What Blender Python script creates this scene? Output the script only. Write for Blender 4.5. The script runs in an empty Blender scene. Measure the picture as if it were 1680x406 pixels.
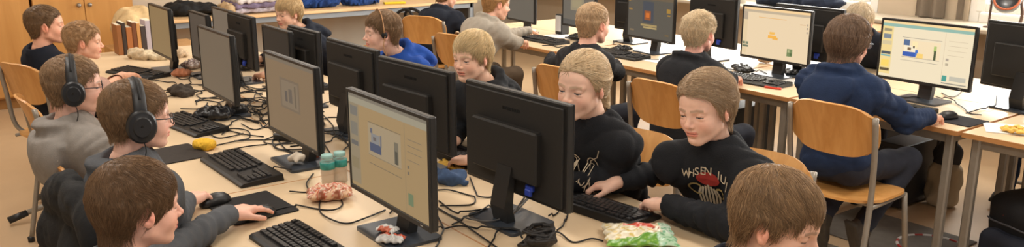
import bpy, math, random, os
import numpy as np
from mathutils import Vector, Matrix
from mathutils.bvhtree import BVHTree
from concurrent.futures import ThreadPoolExecutor

SC = bpy.context.scene
COL = SC.collection
F32 = np.float32
PI = math.pi

# ------------------------------------------------------------------ camera
# Room axes: X runs away from the class room's left row towards the window wall,
# Y runs along the desk rows towards the back wall, Z is up.
CAM_H = 1.65
CAM_F = 1350.0
CAM_YAW = math.radians(36.2)
CAM_PITCH = math.radians(13.9)


def make_camera():
    cd = bpy.data.cameras.new('camera')
    cam = bpy.data.objects.new('camera', cd)
    COL.objects.link(cam)
    cd.sensor_width = 36.0
    cd.lens = 36.0 * CAM_F / 1680.0
    cd.clip_start = 0.05
    cam.location = (0, 0, CAM_H)
    cam.rotation_euler = (PI / 2 - CAM_PITCH, 0, -CAM_YAW)
    SC.camera = cam


# ------------------------------------------------------------------ materials
MATS = {}


def srgb(c):
    return tuple(((v / 255.0) / 12.92 if v <= 10 else ((v / 255.0 + 0.055) / 1.055) ** 2.4) for v in c)


class NT:
    def __init__(s, m):
        s.m = m
        s.t = m.node_tree
        s.n = s.t.nodes
        s.l = s.t.links
        s.b = s.n['Principled BSDF']

    def node(s, kind, **kw):
        n = s.n.new(kind)
        for k, v in kw.items():
            if k in n.inputs.keys():
                n.inputs[k].default_value = v
            else:
                setattr(n, k, v)
        return n

    def link(s, a, b):
        s.l.new(a, b)


def mat(name, col, rough=0.6, metal=0.0, var=0.0, scale=20.0, bump=0.0, bscale=60.0, spec=0.4, attr=False, sheen=0.0,
        stretch=(1, 1, 1), coat=0.0, sss=0.0):
    """Principled surface with procedural colour variation and bump."""
    if name in MATS:
        return MATS[name]
    m = bpy.data.materials.new(name)
    m.use_nodes = True
    g = NT(m)
    c = srgb(col)
    g.b.inputs['Base Color'].default_value = (*c, 1)
    g.b.inputs['Roughness'].default_value = rough
    g.b.inputs['Metallic'].default_value = metal
    g.b.inputs['Specular IOR Level'].default_value = spec
    if coat:
        g.b.inputs['Coat Weight'].default_value = coat
    if sheen:
        g.b.inputs['Sheen Weight'].default_value = sheen
        g.b.inputs['Sheen Roughness'].default_value = 0.5
    if sss:
        g.b.inputs['Subsurface Weight'].default_value = sss
        g.b.inputs['Subsurface Radius'].default_value = (0.012, 0.005, 0.003)
        g.b.inputs['Subsurface Scale'].default_value = 0.5
    tc = g.node('ShaderNodeTexCoord')
    mp = g.node('ShaderNodeMapping')
    mp.inputs['Scale'].default_value = stretch
    g.link(tc.outputs['Object'], mp.inputs['Vector'])
    src = None
    if attr:
        at = g.node('ShaderNodeAttribute', attribute_name='Col')
        src = at.outputs['Color']
    if var > 0:
        nz = g.node('ShaderNodeTexNoise', Scale=scale, Detail=4.0)
        g.link(mp.outputs['Vector'], nz.inputs['Vector'])
        mr = g.node('ShaderNodeMapRange')
        mr.inputs['From Min'].default_value = 0.3
        mr.inputs['From Max'].default_value = 0.7
        mr.inputs['To Min'].default_value = 1 - var
        mr.inputs['To Max'].default_value = 1 + var
        g.link(nz.outputs['Fac'], mr.inputs['Value'])
        mx = g.node('ShaderNodeVectorMath', operation='SCALE')
        if src is not None:
            g.link(src, mx.inputs[0])
        else:
            mx.inputs[0].default_value = c
        g.link(mr.outputs['Result'], mx.inputs['Scale'])
        src = mx.outputs['Vector']
    if src is not None:
        g.link(src, g.b.inputs['Base Color'])
    if bump > 0:
        nb = g.node('ShaderNodeTexNoise', Scale=bscale, Detail=5.0)
        g.link(mp.outputs['Vector'], nb.inputs['Vector'])
        bp = g.node('ShaderNodeBump', Strength=bump, Distance=0.004)
        g.link(nb.outputs['Fac'], bp.inputs['Height'])
        g.link(bp.outputs['Normal'], g.b.inputs['Normal'])
    MATS[name] = m
    return m


def wood(name, c1, c2, rough=0.45, axis=0, scale=6.0, coat=0.15):
    if name in MATS:
        return MATS[name]
    m = bpy.data.materials.new(name)
    m.use_nodes = True
    g = NT(m)
    tc = g.node('ShaderNodeTexCoord')
    mp = g.node('ShaderNodeMapping')
    s = [scale * 3.0] * 3
    s[axis] = scale * 0.22
    mp.inputs['Scale'].default_value = s
    g.link(tc.outputs['Object'], mp.inputs['Vector'])
    nz = g.node('ShaderNodeTexNoise', Scale=1.0, Detail=6.0, Roughness=0.6, Distortion=1.2)
    g.link(mp.outputs['Vector'], nz.inputs['Vector'])
    cr = g.node('ShaderNodeValToRGB')
    cr.color_ramp.elements[0].position = 0.32
    cr.color_ramp.elements[0].color = (*srgb(c1), 1)
    cr.color_ramp.elements[1].position = 0.7
    cr.color_ramp.elements[1].color = (*srgb(c2), 1)
    g.link(nz.outputs['Fac'], cr.inputs['Fac'])
    g.link(cr.outputs['Color'], g.b.inputs['Base Color'])
    g.b.inputs['Roughness'].default_value = rough
    g.b.inputs['Coat Weight'].default_value = coat
    g.b.inputs['Coat Roughness'].default_value = 0.3
    MATS[name] = m
    return m


def emit(name, col, strength=1.0):
    if name in MATS:
        return MATS[name]
    m = bpy.data.materials.new(name)
    m.use_nodes = True
    g = NT(m)
    c = srgb(col)
    g.b.inputs['Base Color'].default_value = (0.02, 0.02, 0.02, 1)
    g.b.inputs['Roughness'].default_value = 0.55
    g.b.inputs['Specular IOR Level'].default_value = 0.25
    g.b.inputs['Emission Color'].default_value = (*c, 1)
    g.b.inputs['Emission Strength'].default_value = strength
    MATS[name] = m
    return m


def glass(name, col=(235, 240, 240), rough=0.02, alpha=0.25):
    """thin clear sheet: mostly see-through with a glossy skin"""
    if name in MATS:
        return MATS[name]
    m = bpy.data.materials.new(name)
    m.use_nodes = True
    g = NT(m)
    g.b.inputs['Base Color'].default_value = (*srgb(col), 1)
    g.b.inputs['Roughness'].default_value = rough
    g.b.inputs['Alpha'].default_value = alpha
    MATS[name] = m
    return m


# ------------------------------------------------------------------ scene objects
def tag(o, label=None, cat=None, group=None, kind=None):
    if label:
        o['label'] = label
    if cat:
        o['category'] = cat
    if group:
        o['group'] = group
    if kind:
        o['kind'] = kind
    return o


def empty(name, loc=(0, 0, 0), rz=0.0, label=None, cat=None, group=None):
    o = bpy.data.objects.new(name, None)
    COL.objects.link(o)
    o.location = loc
    o.rotation_euler = (0, 0, rz)
    o.empty_display_size = 0.05
    return tag(o, label, cat, group)


def mk(name, V, Q, m=None, parent=None, smooth=True, colors=None, mats=None, fm=None, loc=None, rz=0.0):
    """One mesh object from vertices V and faces Q."""
    me = bpy.data.meshes.new(name)
    if isinstance(Q, np.ndarray):
        V = np.asarray(V, dtype=F32)
        n = Q.shape[1]
        me.vertices.add(len(V))
        me.vertices.foreach_set('co', V.ravel())
        me.loops.add(Q.size)
        me.loops.foreach_set('vertex_index', Q.astype(np.int32).ravel())
        me.polygons.add(len(Q))
        me.polygons.foreach_set('loop_start', np.arange(0, Q.size, n, dtype=np.int32))
        me.polygons.foreach_set('loop_total', np.full(len(Q), n, dtype=np.int32))
        me.update(calc_edges=True)
        me.validate()
    else:
        me.from_pydata([tuple(map(float, v)) for v in V], [], Q)
        me.update()
    if len(me.polygons):
        me.polygons.foreach_set('use_smooth', np.full(len(me.polygons), bool(smooth)))
    if colors is not None:
        ca = me.color_attributes.new('Col', 'FLOAT_COLOR', 'POINT')
        c = np.ones((len(me.vertices), 4), dtype=F32)
        c[:, :3] = colors[:len(me.vertices)]
        ca.data.foreach_set('color', c.ravel())
    for mm in (mats if mats else ([m] if m else [])):
        me.materials.append(mm)
    if fm is not None:
        me.polygons.foreach_set('material_index', np.asarray(fm, dtype=np.int32))
    o = bpy.data.objects.new(name, me)
    COL.objects.link(o)
    if parent is not None:
        o.parent = parent
    if loc is not None:
        o.location = loc
        o.rotation_euler = (0, 0, rz)
    return o


def dup(root, loc=None, rz=None, label=None):
    """a thing with copies of its parts and sub-parts"""
    r = root.copy()
    COL.objects.link(r)
    if loc is not None:
        r.location = loc
    if rz is not None:
        r.rotation_euler = (0, 0, rz)
    if label:
        r['label'] = label
    for ch in list(root.children):
        c = ch.copy()
        COL.objects.link(c)
        c.parent = r
        for g in list(ch.children):
            d = g.copy()
            COL.objects.link(d)
            d.parent = c
    return r


def rotz(a):
    c, s = math.cos(a), math.sin(a)
    return np.array([[c, -s, 0], [s, c, 0], [0, 0, 1.0]])


def roty(a):
    c, s = math.cos(a), math.sin(a)
    return np.array([[c, 0, s], [0, 1, 0], [-s, 0, c]])


def rotx(a):
    c, s = math.cos(a), math.sin(a)
    return np.array([[1, 0, 0], [0, c, -s], [0, s, c]])


class MB:
    """mesh builder: collects shapes, links them as one object"""

    def __init__(s):
        s.V = []
        s.F = []
        s.M = []
        s.mi = 0

    def add(s, V, F, T=None, off=(0, 0, 0)):
        V = np.asarray(V, float)
        if T is not None:
            V = V @ np.asarray(T).T
        V = V + np.asarray(off, float)
        b = len(s.V)
        s.V.extend(V.tolist())
        s.F.extend([tuple(i + b for i in f) for f in F])
        s.M.extend([s.mi] * len(F))
        return s

    def box(s, c, size, ch=0.003, T=None, off=(0, 0, 0)):
        """chamfered box, centre c, full size"""
        h = np.array(size, float) / 2
        ch = min(ch, h.min() * 0.49)
        V = []
        idx = {}
        for sx in (-1, 1):
            for sy in (-1, 1):
                for sz in (-1, 1):
                    for ax in range(3):
                        p = np.array([sx, sy, sz]) * h
                        for k in range(3):
                            if k != ax:
                                p[k] -= np.sign(p[k]) * ch
                        idx[(sx, sy, sz, ax)] = len(V)
                        V.append(p + np.array(c, float))
        F = []
        sg = (-1, 1)
        for ax in range(3):
            u, v = (ax + 1) % 3, (ax + 2) % 3
            for sa in sg:
                q = []
                for su, sv in ((-1, -1), (1, -1), (1, 1), (-1, 1)):
                    k = [0, 0, 0]
                    k[ax], k[u], k[v] = sa, su, sv
                    q.append(idx[(*k, ax)])
                F.append(q if sa > 0 else q[::-1])
            for su in sg:            # edges along ax
                for sv in sg:
                    def K(sa, w):
                        k = [0, 0, 0]
                        k[ax], k[u], k[v] = sa, su, sv
                        return idx[(*k, w)]
                    q = [K(-1, u), K(1, u), K(1, v), K(-1, v)]
                    F.append(q if su * sv < 0 else q[::-1])
        for sx in sg:
            for sy in sg:
                for sz in sg:
                    t = [idx[(sx, sy, sz, 0)], idx[(sx, sy, sz, 1)], idx[(sx, sy, sz, 2)]]
                    F.append(t if sx * sy * sz > 0 else t[::-1])
        return s.add(V, F, T, off)

    def tube(s, pts, r, n=8, T=None, off=(0, 0, 0), cap=True, flat=1.0):
        """tube along a polyline; r a number or a list"""
        P = [np.array(p, float) for p in pts]
        R = [r] * len(P) if np.isscalar(r) else list(r)
        V, F = [], []
        up = None
        for i, p in enumerate(P):
            t = P[min(i + 1, len(P) - 1)] - P[max(i - 1, 0)]
            t = t / (np.linalg.norm(t) + 1e-12)
            if up is None:
                up = np.array([0, 0, 1.0]) if abs(t[2]) < 0.9 else np.array([1.0, 0, 0])
            a = np.cross(up, t)
            a /= np.linalg.norm(a) + 1e-12
            b = np.cross(t, a)
            up = b
            for k in range(n):
                w = 2 * PI * k / n
                V.append(p + R[i] * (math.cos(w) * a + flat * math.sin(w) * b))
        for i in range(len(P) - 1):
            for k in range(n):
                k2 = (k + 1) % n
                F.append((i * n + k, i * n + k2, (i + 1) * n + k2, (i + 1) * n + k))
        if cap:
            F.append(tuple(range(n))[::-1])
            F.append(tuple((len(P) - 1) * n + k for k in range(n)))
        return s.add(V, F, T, off)

    def lathe(s, prof, n=20, T=None, off=(0, 0, 0), sx=1.0, sy=1.0):
        """profile (r, z) turned about z"""
        V, F = [], []
        for (r, z) in prof:
            for k in range(n):
                w = 2 * PI * k / n
                V.append((r * math.cos(w) * sx, r * math.sin(w) * sy, z))
        for i in range(len(prof) - 1):
            for k in range(n):
                k2 = (k + 1) % n
                F.append((i * n + k, i * n + k2, (i + 1) * n + k2, (i + 1) * n + k))
        F.append(tuple(range(n))[::-1])
        F.append(tuple((len(prof) - 1) * n + k for k in range(n)))
        return s.add(V, F, T, off)

    def prism(s, poly, d, T=None, off=(0, 0, 0)):
        """polygon in xy pushed from z=0 to z=d"""
        n = len(poly)
        V = [(x, y, 0) for x, y in poly] + [(x, y, d) for x, y in poly]
        F = [tuple(range(n))[::-1], tuple(range(n, 2 * n))]
        for k in range(n):
            k2 = (k + 1) % n
            F.append((k, k2, n + k2, n + k))
        return s.add(V, F, T, off)

    def grid(s, fn, nu, nv, T=None, off=(0, 0, 0)):
        V = [fn(u / nu, v / nv) for u in range(nu + 1) for v in range(nv + 1)]
        F = []
        for u in range(nu):
            for v in range(nv):
                a = u * (nv + 1) + v
                F.append((a, a + nv + 1, a + nv + 2, a + 1))
        return s.add(V, F, T, off)

    def build(s, name, m, parent=None, smooth=False, mats=None, loc=None, rz=0.0, colors=None):
        return mk(name, s.V, s.F, m, parent, smooth, mats=mats, fm=s.M if mats else None, loc=loc, rz=rz, colors=colors)


def smooth_by_angle(o, deg=40):
    me = o.data
    me.polygons.foreach_set('use_smooth', np.ones(len(me.polygons), dtype=bool))
    me.set_sharp_from_angle(angle=math.radians(deg))
    return o


def rrect(w, h, r, n=4):
    P = []
    for cx, cy, a0 in ((w / 2 - r, h / 2 - r, 0), (-w / 2 + r, h / 2 - r, 90), (-w / 2 + r, -h / 2 + r, 180), (w / 2 - r, -h / 2 + r, 270)):
        for k in range(n + 1):
            a = math.radians(a0 + 90 * k / n)
            P.append((cx + r * math.cos(a), cy + r * math.sin(a)))
    return P


def spline(P, per=8):
    """Catmull-Rom through points"""
    P = [np.array(p, float) for p in P]
    if len(P) < 3:
        return P
    Q = [2 * P[0] - P[1]] + P + [2 * P[-1] - P[-2]]
    out = []
    for i in range(1, len(Q) - 2):
        a, b, c, d = Q[i - 1], Q[i], Q[i + 1], Q[i + 2]
        for k in range(per):
            t = k / per
            out.append(0.5 * ((2 * b) + (-a + c) * t + (2 * a - 5 * b + 4 * c - d) * t * t + (-a + 3 * b - 3 * c + d) * t ** 3))
    out.append(P[-1])
    return out


# ------------------------------------------------------------------ signed-distance modelling
class Field:
    """a regular grid that primitives are blended into, then skinned with surface nets"""

    def __init__(s, lo, hi, h):
        s.lo = np.array(lo, float)
        s.h = h
        s.n = np.maximum(np.ceil((np.array(hi, float) - s.lo) / h).astype(int) + 1, 4)
        s.x = [(s.lo[k] + h * np.arange(s.n[k])).astype(F32) for k in range(3)]
        s.D = np.full(s.n, 0.05, dtype=F32)

    def win(s, lo, hi, mg):
        sl = []
        for k in range(3):
            a = int(np.floor((lo[k] - mg - s.lo[k]) / s.h))
            b = int(np.ceil((hi[k] + mg - s.lo[k]) / s.h)) + 1
            a, b = max(a, 0), min(b, s.n[k])
            if b <= a:
                return None
            sl.append(slice(a, b))
        return tuple(sl)

    def pts(s, sl):
        return (s.x[0][sl[0]][:, None, None], s.x[1][sl[1]][None, :, None], s.x[2][sl[2]][None, None, :])

    def comb(s, sl, d, op, k):
        D = s.D[sl]
        if op == 'u':
            if k <= 0:
                np.minimum(D, d, out=D)
            else:
                h = np.maximum(k - np.abs(D - d), 0) / k
                s.D[sl] = np.minimum(D, d) - h * h * (k * 0.25)
        elif op == 's':
            nd = -d
            if k <= 0:
                np.maximum(D, nd, out=D)
            else:
                h = np.maximum(k - np.abs(D - nd), 0) / k
                s.D[sl] = np.maximum(D, nd) + h * h * (k * 0.25)

    def cap(s, a, b, ra, rb=None, op='u', k=0.01, wr=None, sc=None):
        rb = ra if rb is None else rb
        a = np.array(a, float)
        b = np.array(b, float)
        rm = max(ra, rb)
        sl = s.win(np.minimum(a, b) - rm, np.maximum(a, b) + rm, k + 0.02)
        if sl is None:
            return s
        X, Y, Z = s.pts(sl)
        ab = (b - a).astype(F32)
        L2 = float(ab @ ab) + 1e-9
        px, py, pz = X - F32(a[0]), Y - F32(a[1]), Z - F32(a[2])
        t = np.clip((px * ab[0] + py * ab[1] + pz * ab[2]) / F32(L2), 0, 1)
        qx, qy, qz = px - t * ab[0], py - t * ab[1], pz - t * ab[2]
        d = np.sqrt(qx * qx + qy * qy + qz * qz) - (F32(ra) + F32(rb - ra) * t)
        if wr is not None:
            amp, lam, t0, tw, ph = wr
            L = math.sqrt(L2)
            w = np.exp(-((t - t0) / tw) ** 2)
            d = d - F32(amp) * w * np.sin(2 * PI * L / lam * t + ph + (qx * 55 + qy * 40 - qz * 48))
        s.comb(sl, d.astype(F32), op, k)
        return s

    def ell(s, c, r, R=None, op='u', k=0.01):
        c = np.array(c, float)
        r = np.array(r, float)
        if R is None:
            ext = r
        else:
            ext = np.sqrt(((np.asarray(R) * r) ** 2).sum(1))
        sl = s.win(c - ext, c + ext, k + 0.02)
        if sl is None:
            return s
        X, Y, Z = s.pts(sl)
        px, py, pz = X - F32(c[0]), Y - F32(c[1]), Z - F32(c[2])
        if R is not None:
            R = np.asarray(R, F32)
            px, py, pz = (px * R[0, 0] + py * R[1, 0] + pz * R[2, 0], px * R[0, 1] + py * R[1, 1] + pz * R[2, 1],
                          px * R[0, 2] + py * R[1, 2] + pz * R[2, 2])
        rr = r.astype(F32)
        a = (px / rr[0]) ** 2 + (py / rr[1]) ** 2 + (pz / rr[2]) ** 2
        b = (px / rr[0] ** 2) ** 2 + (py / rr[1] ** 2) ** 2 + (pz / rr[2] ** 2) ** 2
        k0 = np.sqrt(a)
        d = k0 * (k0 - 1) / np.maximum(np.sqrt(b), 1e-6)
        s.comb(sl, d.astype(F32), op, k)
        return s

    def rbox(s, c, hs, rad, R=None, op='u', k=0.01):
        c = np.array(c, float)
        hs = np.array(hs, float)
        ext = hs if R is None else (np.abs(np.asarray(R)) * hs).sum(1)
        sl = s.win(c - ext, c + ext, k + 0.02)
        if sl is None:
            return s
        X, Y, Z = s.pts(sl)
        px, py, pz = X - F32(c[0]), Y - F32(c[1]), Z - F32(c[2])
        if R is not None:
            R = np.asarray(R, F32)
            px, py, pz = (px * R[0, 0] + py * R[1, 0] + pz * R[2, 0], px * R[0, 1] + py * R[1, 1] + pz * R[2, 1],
                          px * R[0, 2] + py * R[1, 2] + pz * R[2, 2])
        i = hs - rad
        qx, qy, qz = np.abs(px) - F32(i[0]), np.abs(py) - F32(i[1]), np.abs(pz) - F32(i[2])
        d = np.sqrt(np.maximum(qx, 0) ** 2 + np.maximum(qy, 0) ** 2 + np.maximum(qz, 0) ** 2)
        d = d + np.minimum(np.maximum(np.maximum(qx, qy), qz), 0) - F32(rad)
        s.comb(sl, d.astype(F32), op, k)
        return s

    def ripple(s, amp, f, seed=0):
        """soft cloth relief"""
        rg = np.random.default_rng(seed)
        X, Y, Z = s.pts((slice(None),) * 3)
        near = np.abs(s.D) < 0.02
        acc = np.zeros(s.D.shape, dtype=F32)
        for q in range(3):
            a = rg.normal(size=3)
            a = (a / np.linalg.norm(a) * f * (1 + 0.7 * q)).astype(F32)
            b = (rg.normal(size=3) * f * 0.5).astype(F32)
            w = np.sin(X * b[0] + Y * b[1] + Z * b[2] + F32(rg.uniform(0, 6)))
            acc += np.sin(X * a[0] + Y * a[1] + Z * a[2] + 2.2 * w + F32(rg.uniform(0, 6))) / F32(1 + 0.6 * q)
        s.D += np.where(near, F32(amp * 0.6) * acc, 0)
        return s

    def crease(s, amp, f, seed=0):
        """sharp-bottomed folds running in bands"""
        rg = np.random.default_rng(seed)
        X, Y, Z = s.pts((slice(None),) * 3)
        near = np.abs(s.D) < 0.02
        acc = np.zeros(s.D.shape, dtype=F32)
        for q in range(3):
            a = rg.normal(size=3) * [1, 1, 0.8]
            a = (a / np.linalg.norm(a) * f * (1 + 0.5 * q)).astype(F32)
            b = (rg.normal(size=3) * f * 0.35).astype(F32)
            c = (rg.normal(size=3) * f * 0.25).astype(F32)
            w = np.sin(X * b[0] + Y * b[1] + Z * b[2] + F32(rg.uniform(0, 6)))
            gate = np.clip(np.sin(X * c[0] + Y * c[1] + Z * c[2] + F32(rg.uniform(0, 6))) * 1.5, 0, 1)
            acc += gate * (np.abs(np.sin(X * a[0] + Y * a[1] + Z * a[2] + 2.0 * w)) ** 0.6 - 0.6)
        s.D -= np.where(near, F32(amp) * acc, 0)
        return s

    def mesh(s):
        return nets(s.D, s.lo, s.h)


CORN = [(0, 0, 0), (1, 0, 0), (0, 1, 0), (1, 1, 0), (0, 0, 1), (1, 0, 1), (0, 1, 1), (1, 1, 1)]
EDG = [(0, 1), (2, 3), (4, 5), (6, 7), (0, 2), (1, 3), (4, 6), (5, 7), (0, 4), (1, 5), (2, 6), (3, 7)]


def nets(D, lo, h):
    ins = D < 0
    nx, ny, nz = D.shape
    cnt = np.zeros((nx - 1, ny - 1, nz - 1), dtype=np.int8)
    for c in CORN:
        cnt += ins[c[0]:nx - 1 + c[0], c[1]:ny - 1 + c[1], c[2]:nz - 1 + c[2]]
    act = (cnt > 0) & (cnt < 8)
    I, J, K = np.nonzero(act)
    if len(I) == 0:
        return np.zeros((0, 3), F32), np.zeros((0, 4), np.int32)
    val = np.stack([D[I + c[0], J + c[1], K + c[2]] for c in CORN], 1)
    cp = np.array(CORN, dtype=F32)
    acc = np.zeros((len(I), 3), dtype=F32)
    num = np.zeros(len(I), dtype=F32)
    for a, b in EDG:
        va, vb = val[:, a], val[:, b]
        x = (va < 0) != (vb < 0)
        t = np.where(x, va / np.where(x, va - vb, 1), 0)
        p = cp[a] + t[:, None] * (cp[b] - cp[a])
        acc += np.where(x[:, None], p, 0)
        num += x
    V = (np.stack([I, J, K], 1) + acc / num[:, None]) * h + np.array(lo)
    id_ = np.full(act.shape, -1, dtype=np.int32)
    id_[I, J, K] = np.arange(len(I), dtype=np.int32)
    Q = []
    for ax in range(3):
        sl0 = [slice(None)] * 3
        sl1 = [slice(None)] * 3
        sl0[ax] = slice(0, -1)
        sl1[ax] = slice(1, None)
        a, b = ins[tuple(sl0)], ins[tuple(sl1)]
        u, v = (ax + 1) % 3, (ax + 2) % 3
        e = np.array(np.nonzero(a != b))
        ok = (e[u] > 0) & (e[v] > 0) & (e[u] < D.shape[u] - 1) & (e[v] < D.shape[v] - 1)
        e = e[:, ok]
        flip = a[e[0], e[1], e[2]]

        def cell(du, dv):
            c = e.copy()
            c[u] -= du
            c[v] -= dv
            return id_[c[0], c[1], c[2]]
        q = np.stack([cell(1, 1), cell(0, 1), cell(0, 0), cell(1, 0)], 1)
        q[~flip] = q[~flip][:, ::-1]
        Q.append(q)
    Q = np.concatenate(Q)
    return V.astype(F32), Q[(Q >= 0).all(1)]


def joinm(parts):
    """[(V, Q, C or None)] -> one mesh"""
    Vs, Qs, Cs = [], [], []
    b = 0
    for V, Q, C in parts:
        Vs.append(V)
        Qs.append(Q + b)
        Cs.append(C if C is not None else np.zeros((len(V), 3), F32))
        b += len(V)
    return np.concatenate(Vs), np.concatenate(Qs), np.concatenate(Cs)
# ------------------------------------------------------------------ people
def lin(c):
    return np.array(srgb(c), dtype=F32)


def sstep(a, b, x):
    t = np.clip((x - a) / (b - a), 0, 1)
    return t * t * (3 - 2 * t)


CR_C = np.array([-0.014, 0, 0.028])
CR_R = np.array([0.090, 0.0725, 0.080])


def head_geo(sp, h):
    """skin of head and neck in head space (x to the face, y to its left, z up)"""
    nb = sp['_nb']                      # neck base in head space
    lo = np.array([-0.125, -0.105, -0.155])
    hi = np.array([0.125, 0.105, 0.125])
    lo = np.minimum(lo, nb - 0.065)
    hi = np.maximum(hi, nb + 0.065)
    f = Field(lo, hi, h)
    f.ell(CR_C, CR_R, k=0.01)
    fx = sp.get('facew', 1.0)
    f.ell((0.030, 0, -0.030), (0.056, 0.055 * fx, 0.070), k=0.030)
    f.ell((0.040, 0, 0.035), (0.044, 0.055, 0.040), k=0.02)             # forehead
    for s in (-1, 1):
        f.cap((0.004, 0.047 * s * fx, -0.055), (0.060, 0.013 * s, -0.088), 0.016, 0.014, k=0.022)   # jaw
        f.ell((0.050, 0.033 * s * fx, -0.034), (0.026, 0.022, 0.025), k=0.018)                        # cheek
        f.cap((0.066, 0.041 * s, 0.014), (0.080, 0.010 * s, 0.013), 0.008, k=0.012)                 # brow
    f.ell((0.066, 0, -0.086), (0.016, 0.019, 0.015), k=0.014)           # chin
    f.ell((0.070, 0, -0.055), (0.016, 0.026, 0.022), k=0.014)           # muzzle
    for s in (-1, 1):
        f.ell((0.084, 0.031 * s, -0.003), (0.013, 0.0145, 0.011), op='s', k=0.012)
    # nose
    f.cap((0.079, 0, 0.004), (0.096, 0, -0.026), 0.0065, 0.0085, k=0.010)
    f.ell((0.0985, 0, -0.0285), (0.0095, 0.0095, 0.0085), k=0.006)
    for s in (-1, 1):
        f.ell((0.0885, 0.0115 * s, -0.0325), (0.009, 0.006, 0.0065), k=0.005)
        f.ell((0.0935, 0.0055 * s, -0.0385), (0.004, 0.0028, 0.003), op='s', k=0.003)
    # lips
    f.cap((0.0845, -0.012, -0.0525), (0.0845, 0.012, -0.0525), 0.0052, k=0.007)
    f.ell((0.0865, 0, -0.052), (0.006, 0.010, 0.005), k=0.005)
    f.cap((0.0825, -0.010, -0.0635), (0.0825, 0.010, -0.0635), 0.0062, k=0.007)
    for s in (-1, 1):
        f.cap((0.0925, 0, -0.0578), (0.080, 0.0225 * s, -0.0585), 0.0016, 0.0013, op='s', k=0.004)
    f.ell((0.0855, 0, -0.0745), (0.007, 0.016, 0.005), op='s', k=0.008)
    # eyes with half-closed lids
    for s in (-1, 1):
        ec = np.array([0.0655, 0.0305 * s, -0.003])
        f.ell(ec, (0.0125, 0.0135, 0.0122), k=0.0)
        f.ell(ec + [0.0006, 0, 0.0052], (0.0138, 0.0158, 0.0100), k=0.003)      # upper lid
        f.ell(ec + [0.0004, 0, -0.0085], (0.0130, 0.0150, 0.0052), k=0.004)     # lower lid
    # ears
    for s in (-1, 1):
        c = np.array([-0.006, 0.0745 * s, -0.008])
        R = rotz(0.42 * s) @ roty(-0.18)
        f.ell(c, (0.0165, 0.0075, 0.029), R, k=0.006)
        f.ell(c + R @ np.array([0.002, 0.0065 * s, 0.004]), (0.0095, 0.0052, 0.0185), R, op='s', k=0.004)
        f.ell(c + R @ np.array([0.008, 0.003 * s, -0.006]), (0.004, 0.004, 0.006), R, k=0.004)
    # neck
    f.cap((-0.022, 0, -0.045), nb, 0.046, 0.050, k=0.020)
    V, Q = f.mesh()
    # flesh colours that belong to the skin itself
    C = np.tile(sp['_skin'], (len(V), 1)).astype(F32)
    x, y, z = V[:, 0], V[:, 1], V[:, 2]
    ay = np.abs(y)

    def blend(w, col):
        C[:] = C * (1 - w[:, None]) + np.asarray(col, F32) * w[:, None]
    red = sp['_skin'] * np.array([1.0, 0.66, 0.62], F32)
    blend(0.55 * np.exp(-(((x - 0.062) / 0.03) ** 2 + ((ay - 0.036) / 0.018) ** 2 + ((z + 0.034) / 0.018) ** 2)), red)
    blend(0.5 * np.exp(-(((x - 0.102) / 0.012) ** 2 + (y / 0.012) ** 2 + ((z + 0.03) / 0.010) ** 2)), red)
    blend(0.75 * sstep(0.070, 0.078, ay) * sstep(0.04, 0.0, np.abs(z + 0.008)) * (x < 0.03), red)
    lip = sp['_skin'] * np.array([0.86, 0.46, 0.45], F32)
    lw = sstep(0.0245, 0.019, ay) * sstep(0.0105, 0.0075, np.abs(z + 0.0582)) * (x > 0.074)
    blend(0.85 * lw, lip)
    blend(0.6 * sstep(0.0022, 0.0008, np.abs(z + 0.0579)) * (ay < 0.023) * (x > 0.07), lip * 0.35)
    br = sp['_hair'] * 0.75
    bz = 0.0195 - 0.16 * np.abs(ay - 0.028)
    blend(sp.get('brow', 0.6) * sstep(0.0052, 0.0028, np.abs(z - bz)) * (ay > 0.009) * (ay < 0.047) * (x > 0.05), br)
    for s in (-1, 1):
        ec = np.array([0.0655, 0.0305 * s, -0.003])
        q = (V - ec)
        lidz = -0.0010 - 9.0 * (q[:, 1]) ** 2          # lower edge of the upper lid
        lowz = -0.0052 + 6.0 * (q[:, 1]) ** 2
        on = (q[:, 0] > 0.004) & (np.abs(q[:, 1]) < 0.0125)
        op = on & (q[:, 2] < lidz) & (q[:, 2] > lowz)
        C[op] = (0.62, 0.58, 0.55)
        ir = op & (np.hypot(q[:, 1] - 0.001 * s, q[:, 2] + 0.0035) < 0.0055)
        C[ir] = sp.get('_iris', np.array([0.06, 0.09, 0.12]))
        C[ir & (np.hypot(q[:, 1] - 0.001 * s, q[:, 2] + 0.0035) < 0.0026)] = (0.01, 0.01, 0.01)
        lash = on & (np.abs(q[:, 2] - lidz) < 0.0013 + 0.35 * h)
        C[lash] = C[lash] * 0.25 + np.array([0.03, 0.018, 0.012]) * 0.75
    return V, Q, C


# ---- hair -----------------------------------------------------------------
LINES = {
    'short': [(-0.2, -0.078), (-0.062, -0.072), (-0.034, -0.050), (-0.026, 0.004), (-0.004, 0.020), (0.006, 0.004), (0.014, -0.014),
              (0.026, -0.006), (0.034, 0.020), (0.050, 0.046), (0.070, 0.056), (0.2, 0.060)],
    'fringe': [(-0.2, -0.080), (-0.062, -0.074), (-0.034, -0.052), (-0.026, 0.004), (-0.004, 0.018), (0.006, -0.004), (0.014, -0.022),
               (0.028, -0.016), (0.040, 0.014), (0.056, 0.026), (0.070, 0.030), (0.2, 0.030)],
    'bowl': [(-0.2, -0.070), (-0.062, -0.066), (-0.034, -0.048), (-0.026, -0.012), (-0.006, 0.000), (0.010, -0.010), (0.020, -0.020),
             (0.034, -0.004), (0.050, 0.014), (0.070, 0.020), (0.2, 0.020)],
    'back': [(-0.2, -0.060), (-0.062, -0.058), (-0.034, -0.044), (-0.024, 0.000), (-0.004, 0.012), (0.008, 0.004), (0.016, -0.012),
             (0.028, 0.006), (0.040, 0.034), (0.056, 0.052), (0.070, 0.064), (0.2, 0.068)],
}


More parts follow.
